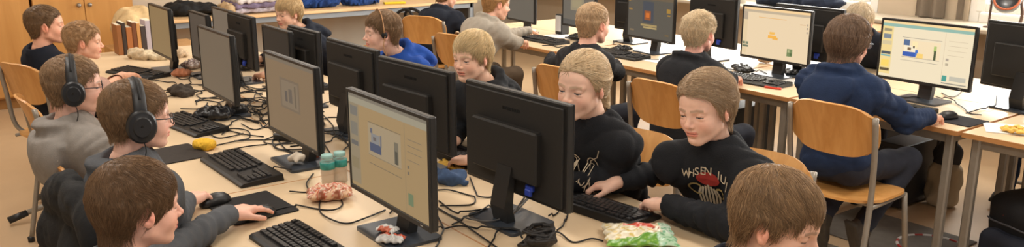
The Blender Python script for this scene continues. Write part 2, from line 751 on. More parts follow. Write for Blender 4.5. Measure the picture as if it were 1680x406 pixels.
def hair_fn(hp):
    top, side, nape = hp['top'], hp['side'], hp['nape']
    c = CR_C + np.array([-0.002, 0, 0.0])

    def shell(x, y, z):
        px, py, pz = x - c[0], y - c[1], z - c[2]
        r = CR_R
        k0 = np.sqrt((px / r[0]) ** 2 + (py / r[1]) ** 2 + (pz / r[2]) ** 2)
        k1 = np.sqrt((px / r[0] ** 2) ** 2 + (py / r[1] ** 2) ** 2 + (pz / r[2] ** 2) ** 2)
        d = k0 * (k0 - 1) / np.maximum(k1, 1e-6)
        # lower back of the head runs on into the neck
        bx, bz = x + 0.034, z + 0.045
        nx = np.sqrt(bx * bx + y * y * 0.90) - 0.050 - 0.12 * np.maximum(bz + 0.03, 0)
        nx = np.maximum(nx, np.abs(bz) - 0.05)
        kk = 0.03
        hh = np.maximum(kk - np.abs(d - nx), 0) / kk
        d = np.minimum(d, nx) - hh * hh * kk * 0.25
        w = sstep(0.015, 0.085, z)
        wn = sstep(-0.02, -0.07, z)
        th = side + (top - side) * w
        th = th + (nape - th) * wn
        fr = sstep(0.03, 0.08, x) * hp.get('quiff', 0.0)
        return d - th - fr
    return shell


def hair_geo(sp, h):
    hp = sp['hair']
    shell = hair_fn(hp)
    f = Field((-0.135, -0.115, -0.105), (0.125, 0.115, 0.150), h)
    X, Y, Z = f.pts((slice(None),) * 3)
    d = shell(X, Y, Z)
    ln = np.array(LINES[hp['line']])
    zl = np.interp(f.x[0], ln[:, 0], ln[:, 1]).astype(F32)[:, None, None]
    # keep the front edge rounded towards the temples
    zl = zl - F32(hp.get('temple', 6.0)) * np.maximum(np.abs(Y) - 0.03, 0) ** 2 * (X > 0.035)
    reg = (zl - Z) * 0.7
    k = 0.010
    hh = np.maximum(k - np.abs(d - reg), 0) / k
    d = np.maximum(d, reg) + hh * hh * k * 0.25
    # combed relief
    rel = np.sin(Y * 260 + 3 * np.sin(X * 40 + Z * 30)) * np.sin(X * 150 + 2 * np.sin(Z * 55))
    d = d + F32(0.0011 * hp.get('mess', 1.0)) * rel
    f.D[:] = d
    for (a, b, ra, rb) in hp.get('tail', []):
        f_lo = np.minimum(a, b)
        f.cap(a, b, ra, rb, k=0.012)
    V, Q = f.mesh()
    rg = np.random.default_rng(sp['seed'])
    base = sp['_hair']
    shade = 1 + 0.16 * np.sin(V[:, 1] * 300 + 4 * np.sin(V[:, 0] * 50)) * np.sin(V[:, 0] * 120)
    Cb = base[None] * np.clip(shade, 0.6, 1.3)[:, None] * 0.82
    parts = [(V, Q, Cb.astype(F32))]
    # strands
    N = hp.get('n', 2600)
    pool = V[(shell(V[:, 0], V[:, 1], V[:, 2]) > -0.004)]
    P = pool[rg.integers(0, len(pool), N)] + rg.normal(0, h * 0.4, (N, 3))
    S = 6
    L = hp.get('len', 0.04) * rg.uniform(0.55, 1.15, N)
    topw = sstep(0.02, 0.07, P[:, 2])
    L = L * (hp.get('sidelen', 0.5) + (1 - hp.get('sidelen', 0.5)) * topw)
    W = np.array(hp.get('whorl', (-0.055, 0.012, 0.10)))
    lift = rg.uniform(0.0, 1.0, N) ** 2 * hp.get('lift', 0.004) * np.clip(np.linalg.norm(P - W, axis=1) / 0.035, 0.15, 1)
    mode = hp.get('mode', 'crown')
    cl = rg.normal(0, 1, (N, 3)) * hp.get('jit', 0.16)

    def grad(p):
        e = 1e-3
        g = np.stack([shell(*(p + np.eye(3)[k] * e).T) - shell(*(p - np.eye(3)[k] * e).T) for k in range(3)], 1)
        return g / (np.linalg.norm(g, axis=1, keepdims=True) + 1e-9)

    def flow(p):
        if mode == 'back':
            v = np.array(hp['tie']) - p
            v /= np.linalg.norm(v, axis=1, keepdims=True) + 1e-9
        elif mode == 'side':
            part = hp.get('part', 0.03)
            s = np.where(p[:, 1] > part, 1.0, -1.0)
            v = np.stack([np.full(len(p), hp.get('sx', -0.45)), s, -0.25 + 0 * s], 1)
            low = sstep(0.05, 0.0, p[:, 2])[:, None]
            v = v * (1 - low) + np.array([-0.5, 0, -1.0]) * low
        else:
            v = p - W
            v /= np.linalg.norm(v, axis=1, keepdims=True) + 1e-9
            fwd = sstep(-0.03, 0.05, p[:, 0]) * sstep(0.02, 0.07, p[:, 2])
            v = v + np.array([1.0, hp.get('sweep', 0.25), 0]) * (fwd * hp.get('fwd', 0.8))[:, None]
            low = sstep(0.06, -0.01, p[:, 2])[:, None]
            v = v * (1 - low * 0.8) + np.array([-0.15, 0, -1.0]) * low
        q = p * 70
        v = v + hp.get('wav', 0.22) * np.stack([np.sin(q[:, 1] * 1.3 + q[:, 2]), np.sin(q[:, 2] * 1.1 + q[:, 0] * 1.7), np.sin(q[:, 0] + q[:, 1] * 1.6)], 1)
        return v
    pts = [P]
    p = P.copy()
    nrm = [grad(P)]
    for i in range(1, S):
        n = grad(p)
        v = flow(p) + cl
        v -= n * (v * n).sum(1, keepdims=True)
        v /= np.linalg.norm(v, axis=1, keepdims=True) + 1e-9
        p = p + v * (L / (S - 1))[:, None]
        n = grad(p)
        tgt = 0.0004 + lift * (i / (S - 1)) ** 1.5
        p = p - n * (np.clip(shell(p[:, 0], p[:, 1], p[:, 2]) - tgt, -0.02, 0.02))[:, None]
        pts.append(p)
        nrm.append(n)
    C = np.stack(pts, 1)
    Nn = np.stack(nrm, 1)
    tl = hp.get('tail', [])
    if tl:
        M = 500
        ch = [np.array(tl[0][0])] + [np.array(t[1]) for t in tl]
        rr = [tl[0][2]] + [t[3] for t in tl]
        off = rg.normal(0, 1, (M, 3))
        off /= np.linalg.norm(off, axis=1, keepdims=True)
        t0 = rg.uniform(0, 0.55, M)
        t1 = np.minimum(t0 + rg.uniform(0.35, 0.6, M), 1.03)
        tc, tn = [], []
        for i in range(S):
            t = (t0 + (t1 - t0) * i / (S - 1)) * (len(ch) - 1)
            k = np.clip(t.astype(int), 0, len(ch) - 2)
            u = (t - k)[:, None]
            cc = np.array(ch)[k] * (1 - u) + np.array(ch)[k + 1] * u
            r_ = np.array(rr)[k] * (1 - u[:, 0]) + np.array(rr)[k + 1] * u[:, 0]
            tc.append(cc + off * (r_ * rg.uniform(0.95, 1.12, M))[:, None])
            tn.append(off)
        C = np.concatenate([C, np.stack(tc, 1)])
        Nn = np.concatenate([Nn, np.stack(tn, 1)])
        N = len(C)
    T = np.gradient(C, axis=1)
    T /= np.linalg.norm(T, axis=2, keepdims=True) + 1e-9
    B = np.cross(T, Nn)
    B /= np.linalg.norm(B, axis=2, keepdims=True) + 1e-9
    rad = hp.get('rad', 0.0009) * rg.uniform(0.7, 1.3, N)[:, None] * np.linspace(1.0, 0.35, S)[None]
    ring = []
    for k in range(3):
        a = 2 * PI * k / 3
        ring.append(C + rad[..., None] * (math.cos(a) * Nn + math.sin(a) * B))
    VV = np.stack(ring, 2).reshape(-1, 3)
    base_i = (np.arange(N)[:, None, None] * S + np.arange(S - 1)[None, :, None]) * 3
    k = np.arange(3)[None, None, :]
    k2 = (k + 1) % 3
    QQ = np.stack([base_i + k, base_i + k2, base_i + 3 + k2, base_i + 3 + k], -1).reshape(-1, 4)
    cv = rg.normal(1.0, hp.get('cvar', 0.20), N).clip(0.5, 1.6)
    hl = lin(hp['tips']) if 'tips' in hp else base * 1.25
    mixw = rg.uniform(0, 1, N)[:, None] ** 2 * 0.7
    cs = (base[None] * (1 - mixw) + hl[None] * mixw) * cv[:, None]
    CC = np.repeat(cs, S * 3, axis=0)
    parts.append((VV.astype(F32), QQ.astype(np.int32), CC.astype(F32)))
    return joinm(parts)


# ---- hands ----------------------------------------------------------------
POSES = {   # curl of the three joints per finger, spread, thumb
    'type': ([(24, 38, 24), (28, 42, 26), (28, 42, 26), (26, 40, 24)], 5, 20),
    'mouse': ([(8, 22, 14), (8, 24, 16), (14, 30, 20), (20, 36, 24)], 6, 10),
    'flat': ([(8, 12, 8), (8, 12, 8), (9, 14, 8), (10, 16, 10)], 5, 0),
    'curl': ([(45, 55, 35), (50, 60, 38), (52, 60, 38), (55, 62, 40)], 2, 35),
}


def hand_geo(m, pose, elbow, h, skin, scale=0.92, bare=0.07):
    """hand in wrist space (x along the fingers, z out of its back); m=+1 right, -1 left"""
    f = Field((-bare - 0.035, -0.08, -0.095), (0.185, 0.08, 0.055), h)
    e = np.array(elbow) / (np.linalg.norm(elbow) + 1e-9)
    f.cap((0, 0, 0), e * bare, 0.0215, 0.0215 + 0.08 * bare, k=0.01)
    f.rbox((0.040, 0.0, -0.001), (0.043, 0.034, 0.0125), 0.0115, k=0.02)
    f.ell((0.012, 0.0, -0.001), (0.028, 0.026, 0.016), k=0.012)
    f.ell((0.026, 0.024 * m, -0.009), (0.028, 0.015, 0.0125), rotz(0.5 * m), k=0.012)      # ball of the thumb
    f.ell((0.034, -0.024 * m, -0.008), (0.030, 0.012, 0.011), k=0.012)
    cur, spr, th = POSES[pose]
    base = [(0.078, 0.0255), (0.082, 0.0085), (0.079, -0.0085), (0.072, -0.0245)]
    ln = [(0.033, 0.021, 0.017), (0.037, 0.024, 0.018), (0.034, 0.022, 0.017), (0.027, 0.017, 0.015)]
    rd = [0.0081, 0.0083, 0.0079, 0.0070]
    tips = []
    for i in range(4):
        p = np.array([base[i][0] - 0.006, base[i][1] * m, 0.001])
        yaw = math.radians(spr * (1.5 - i)) * m
        a = 0.0
        r = rd[i]
        for j in range(3):
            a += math.radians(cur[i][j])
            d = np.array([math.cos(a) * math.cos(yaw), math.cos(a) * math.sin(yaw), -math.sin(a)])
            q = p + d * ln[i][j]
            f.cap(p, q, r, r * 0.90, k=0.0025 if j else 0.006)
            if j < 2:
                f.ell(q, (r * 0.98,) * 3, k=0.002)
            p = q
            r *= 0.90
        tips.append(p)
    t = math.radians(th)
    p0 = np.array([0.018, 0.026 * m, -0.008])
    p1 = np.array([0.046, 0.044 * m, -0.014 - 0.01 * math.sin(t)])
    p2 = p1 + np.array([0.024, 0.010 * m * math.cos(t * 2), -0.006 - 0.008 * math.sin(t)])
    p3 = p2 + np.array([0.021, -0.002 * m, -0.006])
    f.cap(p0, p1, 0.0125, 0.0100, k=0.008)
    f.cap(p1, p2, 0.0096, 0.0088, k=0.002)
    f.cap(p2, p3, 0.0088, 0.0076, k=0.002)
    tips.append(p3)
    V, Q = f.mesh()
    C = np.tile(skin, (len(V), 1)).astype(F32)
    red = skin * np.array([1.0, 0.70, 0.66], F32)
    for tp in tips:
        w = 0.6 * np.exp(-(((V - tp) ** 2).sum(1)) / 0.012 ** 2)
        C = C * (1 - w[:, None]) + red * w[:, None]
    w = 0.35 * np.exp(-((V[:, 0] - 0.078) / 0.012) ** 2) * (V[:, 2] > 0)
    C = C * (1 - w[:, None]) + red * w[:, None]
    return V * scale, Q, C


def ik(S, W, pole, l1, l2):
    d = W - S
    L = np.linalg.norm(d)
    if L > (l1 + l2) * 0.985:
        k = L / ((l1 + l2) * 0.985)
        l1, l2 = l1 * k, l2 * k
    u = d / (L + 1e-9)
    a = (l1 * l1 - l2 * l2 + L * L) / (2 * L)
    hh = math.sqrt(max(l1 * l1 - a * a, 0))
    p = np.array(pole, float)
    p -= u * (p @ u)
    p /= np.linalg.norm(p) + 1e-9
    return S + u * a + p * hh


def person_geo(sp):
    """all meshes of a seated pupil, in world axes; numpy only, so it can run on a thread"""
    hc = np.array(sp['hc'], float)
    ph = sp.get('px', 400)
    hv = min(max(0.9 / ph, 0.0021), 0.0036)
    sp['_skin'] = lin(sp.get('skin', (226, 176, 150)))
    sp['_hair'] = lin(sp['hair']['col'])
    by = math.radians(sp['byaw'])
    fw = np.array([math.cos(by), math.sin(by), 0])
    lt = np.array([-math.sin(by), math.cos(by), 0])
    up = np.array([0, 0, 1.0])
    Rh = rotz(math.radians(sp['yaw'])) @ roty(math.radians(sp.get('pitch', 10))) @ rotx(math.radians(sp.get('roll', 0)))
    lean = sp.get('lean', 0.12)
    sd = sp.get('side', 0.0)
    hz = sp.get('hsz', 1.0)
    NB = hc + Rh @ np.array([-0.03, 0, -0.06]) * hz + np.array([0, 0, -0.088]) - fw * (0.02 + 0.10 * lean)
    NB = NB + lt * sp.get('nshift', 0.0)
    PEL = np.array([NB[0], NB[1], 0]) - fw * lean - lt * sd
    PEL[2] = sp.get('pz', 0.582)
    sp['_nb'] = Rh.T @ (NB - hc) / hz
    loc = np.array([PEL[0], PEL[1], 0.0])
    out = {'hz': hz, 'loc': loc, 'Rh': Rh, 'hc': hc, 'NB': NB, 'fw': fw, 'lt': lt}
    sz = sp.get('size', 1.0)
    spv = NB - PEL
    SH = NB - spv / np.linalg.norm(spv) * 0.058
    hw = 0.138 * sz
    sL = SH + lt * hw + up * sp.get('shl', 0) + fw * sp.get('shf', 0.02)
    sR = SH - lt * hw + up * sp.get('shr', 0) + fw * sp.get('shf', 0.02)
    u = spv / np.linalg.norm(spv)
    fr = fw - u * (fw @ u)
    fr /= np.linalg.norm(fr)
    Rt = np.stack([fr, lt, u], 1)         # torso frame
    arms = []
    for side, s in (('L', 1), ('R', -1)):
        hd = sp.get('hand' + side)
        S = sL if s > 0 else sR
        if hd is None:
            W = PEL + fw * 0.18 + lt * 0.10 * s + up * 0.07
            hd = dict(p=W, yaw=sp['byaw'], pitch=15, roll=0, pose='flat', hide=True)
        W = np.array(hd['p'], float)
        pole = lt * s * hd.get('out', 0.55) - up * 0.8 - fw * 0.45
        E = ik(S, W, pole, 0.25 * sz, 0.215 * sz)
        if not hd.get('hide'):
            E[2] = max(E[2], 0.768)
        if 'el' in hd:
            E = np.array(hd['el'], float)
        if 'yaw' not in hd:
            d = W - E
            hd['yaw'] = math.degrees(math.atan2(d[1], d[0]))
        Rw = rotz(math.radians(hd['yaw'])) @ roty(math.radians(hd.get('pitch', 5))) @ rotx(math.radians(hd.get('roll', 0)))
        arms.append((s, S, E, W, Rw, hd))
    # ---- body
    parts = []
    V, Q, C = head_geo(sp, hv)
    parts.append((V @ Rh.T * hz + hc, Q, C))
    lo = np.minimum.reduce([PEL - 0.25, NB - 0.2] + [a[2] - 0.07 for a in arms] + [a[3] - 0.07 for a in arms])
    hi = np.maximum.reduce([PEL + 0.25, NB + 0.06] + [a[2] + 0.07 for a in arms] + [a[3] + 0.07 for a in arms])
    feet = sp.get('feet', [(0.34, 0.09, 0.155), (0.34, -0.09, 0.155)])
    knees = sp.get('knees', [(0.37, 0.11, 0.572), (0.37, -0.11, 0.572)])
    loc3 = lambda q: loc + fw * q[0] + lt * q[1] + up * q[2]
    KN = [loc3(k) for k in knees]
    FT = [loc3(k) for k in feet]
    blo = np.minimum.reduce([lo] + [k - 0.09 for k in KN + FT])
    bhi = np.maximum.reduce([hi] + [k + 0.09 for k in KN + FT])
    f = Field(blo, bhi, 0.013)
    f.cap(sL, sR, 0.034, k=0.03)
    f.cap(NB + up * 0.02, SH, 0.046, 0.05, k=0.03)
    f.ell(PEL + spv * 0.70, (0.078, 0.122, 0.12), Rt, k=0.04)
    f.ell(PEL + spv * 0.38, (0.070, 0.108, 0.14), Rt, k=0.04)
    f.ell(PEL + spv * 0.06, (0.078, 0.112, 0.085), Rt, k=0.04)
    HP = [PEL + lt * 0.07, PEL - lt * 0.07]
    for q in range(2):
        f.cap(HP[q], KN[q], 0.058, 0.042, k=0.03)
        f.cap(KN[q], FT[q], 0.042, 0.028, k=0.02)
        td = np.array(sp.get('toe', [fw, fw])[q], float)
        td /= np.linalg.norm(td)
        f.cap(FT[q], FT[q] + td * 0.08 - (up * 0.025 if td[2] > -0.5 else 0), 0.022, 0.016, k=0.02)
    for (s, S, E, W, Rw, hd) in arms:
        f.cap(S, E, 0.038, 0.031, k=0.02)
        f.cap(E, W, 0.031, 0.020, k=0.01)
    V, Q = f.mesh()
    parts.append((V, Q, np.tile(sp['_skin'], (len(V), 1)).astype(F32)))
    short = sp.get('short', False)
    for (s, S, E, W, Rw, hd) in arms:
        hh = 0.0036 if hd.get('hide') else min(max(0.8 / ph, 0.0018), 0.003)
        V, Q, C = hand_geo(-s, hd.get('pose', 'type'), Rw.T @ (E - W), hh, sp['_skin'], hd.get('scale', 0.92), 0.20 if short else 0.07)
        parts.append((V @ Rw.T + W, Q, C))
    V, Q, C = joinm(parts)
    out['body'] = (V - loc, Q, C)
    # ---- hair
    V, Q, C = hair_geo(sp, max(hv, 0.0028))
    out['hair'] = (V @ Rh.T * hz + hc - loc, Q, C)
    # ---- top
    top = sp['top']
    ch = 0.0065 if ph > 430 else (0.008 if ph > 300 else 0.010)
    fat = top.get('fat', 0.0)
    f = Field(lo - 0.03, hi + 0.05, ch)
    f.cap(sL, sR, 0.046 + fat, k=0.05)
    for q in (sL, sR):
        f.cap(NB + u * 0.006, q + up * 0.008, 0.052 + fat * 0.5, 0.044 + fat, k=0.05)
    f.cap(NB - u * 0.01, SH, 0.060 + fat * 0.5, k=0.05)
    f.ell(PEL + spv * 0.72, (0.096 + fat, 0.150 + fat, 0.13), Rt, k=0.05)
    f.ell(PEL + spv * 0.38 - fr * 0.005, (0.094 + fat, 0.134 + fat, 0.15), Rt, k=0.05)
    f.ell(PEL + spv * 0.08 - fr * 0.01, (0.104 + fat, 0.148 + fat, 0.095), Rt, k=0.04)
    rg = np.random.default_rng(sp['seed'])
    for (s, S, E, W, Rw, hd) in arms:
        we = top.get('wr', 0.0038)
        L1 = np.linalg.norm(E - S)
        L2 = np.linalg.norm(W - E)
        if short:
            f.cap(S, S + (E - S) * 0.72, 0.052 + fat, 0.056 + fat, k=0.03, wr=(we * 0.7, 0.05, 0.6, 0.5, rg.uniform(0, 6)))
        else:
            f.cap(S, E, 0.047 + fat, 0.041 + fat, k=0.045, wr=(we, 0.060, 1.0, 0.45, rg.uniform(0, 6)))
            We = W - (W - E) / L2 * 0.012
            f.cap(E, We, 0.044 + fat, 0.031 + fat * 0.5, k=0.02, wr=(we, 0.042, 0.25, 0.6, rg.uniform(0, 6)))
            d = (W - E) / L2
            f.cap(We - d * 0.035, We, 0.0325 + fat * 0.5, 0.031 + fat * 0.4, k=0.006)
    f.ripple(top.get('rip', 0.0042), top.get('ripf', 20), sp['seed'])
    f.crease(top.get('cre', 0.006), 30, sp['seed'] + 9)
    nk = NB + Rh @ np.array([-0.015, 0, 0.03])
    if top.get('hood'):
        hs = top['hood']
        ring = []
        for q in range(13):
            a = 2 * PI * q / 12
            ca, sa = math.cos(a), math.sin(a)
            back = max(-ca, 0)
            ring.append((NB + fr * (0.072 * ca - 0.012) + lt * 0.078 * sa + u * (0.012 - 0.030 * max(ca, 0) + 0.006 * back),
                         0.017 + 0.016 * back * hs))
        for q in range(12):
            f.cap(ring[q][0], ring[q + 1][0], ring[q][1], ring[q + 1][1], k=0.014)
        hb = NB - fr * 0.098 - u * 0.062
        f.ell(hb, (0.046 * hs, 0.110 * hs, 0.086 * hs), Rt @ roty(0.30), k=0.022)
        f.ell(hb - u * 0.052 * hs - fr * 0.022, (0.034 * hs, 0.074 * hs, 0.044 * hs), Rt @ roty(0.30), k=0.016)
        for s in (-1, 1):       # rolls of the hood
            f.cap(hb + lt * 0.100 * s * hs + u * 0.030 + fr * 0.03, hb + lt * 0.030 * s - u * 0.075 * hs - fr * 0.030, 0.014, 0.018, k=0.016)
        for q in range(7):      # dip between the collar roll and the hood
            a0, a1 = math.radians(105 + 150 * q / 7), math.radians(105 + 150 * (q + 1) / 7)
            g = lambda a: NB + fr * (0.112 * math.cos(a) - 0.012) + lt * 0.112 * math.sin(a) + u * 0.022
            f.cap(g(a0), g(a1), 0.015, op='s', k=0.020)
    elif top.get('collar', 'crew') == 'polo':
        for q in range(14):
            a0, a1 = 2 * PI * q / 14, 2 * PI * (q + 1) / 14
            g = lambda a: NB + fr * 0.062 * math.cos(a) + lt * 0.064 * math.sin(a) + u * (0.012 - 0.02 * max(math.cos(a), 0))
            f.cap(g(a0), g(a1), 0.014, k=0.008)
            f.cap(g(a0) + u * 0.02, g(a1) + u * 0.02, 0.008, k=0.008)
    else:
        for q in range(16):
            a0, a1 = 2 * PI * q / 16, 2 * PI * (q + 1) / 16
            g = lambda a: NB + fr * (0.066 * math.cos(a) + 0.004) + lt * 0.066 * math.sin(a) + u * (0.004 - 0.026 * max(math.cos(a), 0))
            f.cap(g(a0), g(a1), 0.0095, k=0.006)
    f.cap(NB - u * 0.03 + fr * 0.006, nk + u * 0.10, 0.053, 0.056, op='s', k=0.012)
    for (s, S, E, W, Rw, hd) in arms:      # open the cuffs
        if not short:
            d = (W - E) / np.linalg.norm(W - E)
            f.cap(W + d * 0.020, W + d * 0.10, 0.034, 0.05, op='s', k=0.004)
    V, Q = f.mesh()
    out['top'] = (V - loc, Q, None)
    out['Rt'] = Rt
    out['PEL'], out['spv'] = PEL, spv
    # ---- trousers
    f = Field(np.minimum.reduce([PEL - 0.2] + [k - 0.1 for k in KN + FT]), np.maximum.reduce([PEL + 0.2] + [k + 0.1 for k in KN + FT]),
              sp.get('lh', 0.012))
    f.ell(PEL + spv * 0.02, (0.095, 0.138, 0.085), Rt, k=0.04)
    for q in range(2):
        f.cap(HP[q], KN[q], 0.074, 0.058, k=0.03, wr=(0.003, 0.07, 0.1, 0.3, q))
        f.cap(KN[q], FT[q] + up * 0.01, 0.058, 0.046, k=0.025, wr=(0.002, 0.06, 0.85, 0.3, q))
    f.ripple(0.004, 20, sp['seed'] + 5)
    for q in range(2):
        f.ell(FT[q] - up * 0.055, (0.08, 0.08, 0.03), op='s', k=0.004)
    V, Q = f.mesh()
    out['trousers'] = (V - loc, Q, None)
    # ---- shoes
    sh = []
    for q in range(2):
        fd = sp.get('toe', [fw, fw])[q]
        fd = np.array(fd, float)
        fd /= np.linalg.norm(fd)
        rt = np.cross(up, fd)
        if np.linalg.norm(rt) < 0.2:
            rt = lt
        rt /= np.linalg.norm(rt)
        nu = np.cross(fd, rt)
        R = np.stack([fd, rt, nu], 1)
        A = FT[q]
        f = Field(A - 0.24, A + 0.24, 0.009)
        f.cap(A, A - nu * 0.02, 0.043, 0.045, k=0.02)
        f.ell(A + fd * 0.03 - nu * 0.022, (0.085, 0.040, 0.036), R, k=0.02)
        f.ell(A + fd * 0.09 - nu * 0.034, (0.058, 0.042, 0.026), R, k=0.02)
        f.rbox(A + fd * 0.045 - nu * 0.052, (0.105, 0.041, 0.012), 0.011, R, k=0.004)
        V, Q = f.mesh()
        sh.append((V - loc, Q, None))
    out['shoe'] = sh
    return out


def build_person(sp, g):
    root = empty('person', tuple(g['loc']), 0, sp['label'], 'person', 'pupils at the computers')
    g['root'] = root
    sk = mat('skin', (226, 176, 150), rough=0.5, attr=True, var=0.04, scale=60, spec=0.35, sss=0.12)
    hm = mat('hair', (120, 90, 60), rough=0.50, attr=True, spec=0.28)
    V, Q, C = g['body']
    mk('body', V, Q, sk, root, True, C)
    V, Q, C = g['hair']
    mk('hair', V, Q, hm, root, True, C)
    t = sp['top']
    V, Q, _ = g['top']
    g['top_ob'] = mk(t['name'], V, Q, t['mat'], root, True)
    V, Q, _ = g['trousers']
    mk('trousers', V, Q, sp.get('tmat') or mat('dark_trousers', (38, 41, 52), rough=0.9, var=0.15, scale=30, bump=0.3, bscale=300), root, True)
    for s in g['shoe']:
        mk('shoe', s[0], s[1], sp.get('smat') or mat('dark_shoe', (62, 57, 50), rough=0.7, var=0.2, scale=40), root, True)
    return root


def head_thing(name, g, label, cat, group=None):
    o = empty(name, tuple(g['hc']), 0, label, cat, group)
    M = Matrix([list(r) for r in g['Rh']]).to_euler()
    o.rotation_euler = M
    o.scale = (g['hz'],) * 3
    return o


def headphones(g, label, cup=1.0, blk=None):
    o = head_thing('headphones', g, label, 'headphones', 'headphones worn by pupils')
    blk = mat('headphone_black', (26, 26, 28), rough=0.45, spec=0.5)
    pad = mat('headphone_pad', (18, 18, 19), rough=0.7)
    b = MB()
    P = []
    for q in range(25):
        a = math.radians(-12 + 204 * q / 24)
        P.append((-0.012, 0.097 * math.cos(a), 0.012 + 0.112 * math.sin(a)))
    b.tube(P, 0.0062, 12, flat=3.2)
    bo = b.build('headband', blk, o, True)
    b = MB()
    P2 = P[5:20]
    P2 = [(p[0], p[1] * 0.955, 0.012 + (p[2] - 0.012) * 0.955) for p in P2]
    b.tube(P2, 0.0060, 12, flat=2.4)
    b.build('headband_padding', pad, o, True)
    for s in (-1, 1):
        T = rotx(-s * PI / 2) @ np.eye(3)
        c = MB()
        r = 0.040 * cup
        c.lathe([(0.004, 0.030), (r * 0.55, 0.030), (r * 0.62, 0.027), (r * 0.86, 0.026), (r * 0.97, 0.020), (r, 0.010), (r * 0.97, 0.002), (r * 0.7, 0.0)], 28, T,
                (-0.010, s * 0.084, -0.012), sx=0.92, sy=1.1)
        co = c.build('ear_cup', blk, o, True)
        smooth_by_angle(co, 35)
        c = MB()
        P3 = [(-0.010 + r * 0.70 * 0.92 * math.cos(a), s * 0.081, -0.012 + r * 0.70 * 1.1 * math.sin(a)) for a in np.linspace(0, 2 * PI, 25)]
        c.tube(P3, 0.0105, 8)
        c.build('ear_cushion', pad, o, True)
        c = MB()
        c.tube([(-0.012, s * 0.100, 0.02), (-0.012, s * 0.108, 0.0), (-0.011, s * 0.110, -0.012)], 0.006, 8)
        c.build('yoke', blk, o, True)
    b = MB()
    b.tube(spline([(-0.008, 0.098, -0.05), (0.0, 0.10, -0.09), (-0.01, 0.10, -0.14), (0.0, 0.085, -0.19)]), 0.0018, 6)
    b.tube(spline([(-0.008, -0.098, -0.05), (0.0, -0.10, -0.09), (-0.01, -0.10, -0.14), (0.0, -0.085, -0.19)]), 0.0018, 6)
    b.build('headphone_wire', pad, o, True)
    return o


def glasses(g, label, col=(28, 30, 36), r=0.0016):
    o = head_thing('eyeglasses', g, label, 'glasses', 'glasses worn by pupils')
    fm = mat('spectacle_frame_%d' % col[0], col, rough=0.35, spec=0.5)
    b = MB()
    for s in (-1, 1):
        lp = [(0.094 - 0.25 * abs(x) ** 1.0 * 0.15, s * 0.034 + x, -0.004 + y) for x, y in rrect(0.044, 0.032, 0.012, 3)]
        b.tube(lp + lp[:1], r, 6)
    b.tube([(0.0935, -0.012, 0.0), (0.0975, 0, 0.002), (0.0935, 0.012, 0.0)], r, 6)
    b.build('frame', fm, o, True)
    for s in (-1, 1):
        b = MB()
        b.tube([(0.092, s * 0.055, 0.003), (0.074, s * 0.074, 0.003), (0.02, s * 0.079, 0.004), (-0.012, s * 0.082, 0.006), (-0.026, s * 0.080, -0.012)], r * 1.2, 6)
        b.build('temple_arm', fm, o, True)
        b = MB()
        b.prism([(x, y) for x, y in rrect(0.043, 0.031, 0.012, 3)], 0.0012, np.array([[0, 0, 1], [1, 0, 0], [0, 1, 0.0]]), (0.0925, s * 0.034, -0.004))
        b.build('lens', glass('spectacle_lens', alpha=0.12), o, False)
    return o
# ------------------------------------------------------------------ furniture and equipment
BEECH = lambda: wood('beech_plywood', (200, 140, 72), (222, 166, 98), axis=2, scale=5)
STEEL = lambda: mat('grey_tube_steel', (150, 142, 130), rough=0.4, metal=0.35, var=0.06, scale=30)
BLK = lambda: mat('black_plastic', (36, 35, 34), rough=0.42, spec=0.45, var=0.08, scale=25)
BLK2 = lambda: mat('matte_black_plastic', (36, 34, 32), rough=0.62, spec=0.35, bump=0.15, bscale=900)


def plate(b, fn, nu, nv, th):
    """curved sheet of thickness th; fn(u, v) gives its middle, u and v in -1..1"""
    G = np.array([[fn(-1 + 2 * i / nu, -1 + 2 * j / nv) for j in range(nv + 1)] for i in range(nu + 1)], float)
    du = np.gradient(G, axis=0)
    dv = np.gradient(G, axis=1)
    N = np.cross(du, dv)
    N /= np.linalg.norm(N, axis=2, keepdims=True) + 1e-12
    A = (G + N * th / 2).reshape(-1, 3)
    B = (G - N * th / 2).reshape(-1, 3)
    n = len(A)
    F = []
    I = lambda i, j: i * (nv + 1) + j
    for i in range(nu):
        for j in range(nv):
            q = (I(i, j), I(i + 1, j), I(i + 1, j + 1), I(i, j + 1))
            F.append(q)
            F.append(tuple(k + n for k in q[::-1]))
    rim = [I(i, 0) for i in range(nu)] + [I(nu, j) for j in range(nv)] + [I(i, nv) for i in range(nu, 0, -1)] + [I(0, j) for j in range(nv, 0, -1)]
    for k in range(len(rim)):
        a, c = rim[k], rim[(k + 1) % len(rim)]
        F.append((a, a + n, c + n, c))
    b.add(np.concatenate([A, B]), F)


def squircle(u, v, k=0.42):
    return u * math.sqrt(max(1 - k * v * v * v * v, 0)), v * math.sqrt(max(1 - k * u * u * u * u, 0))


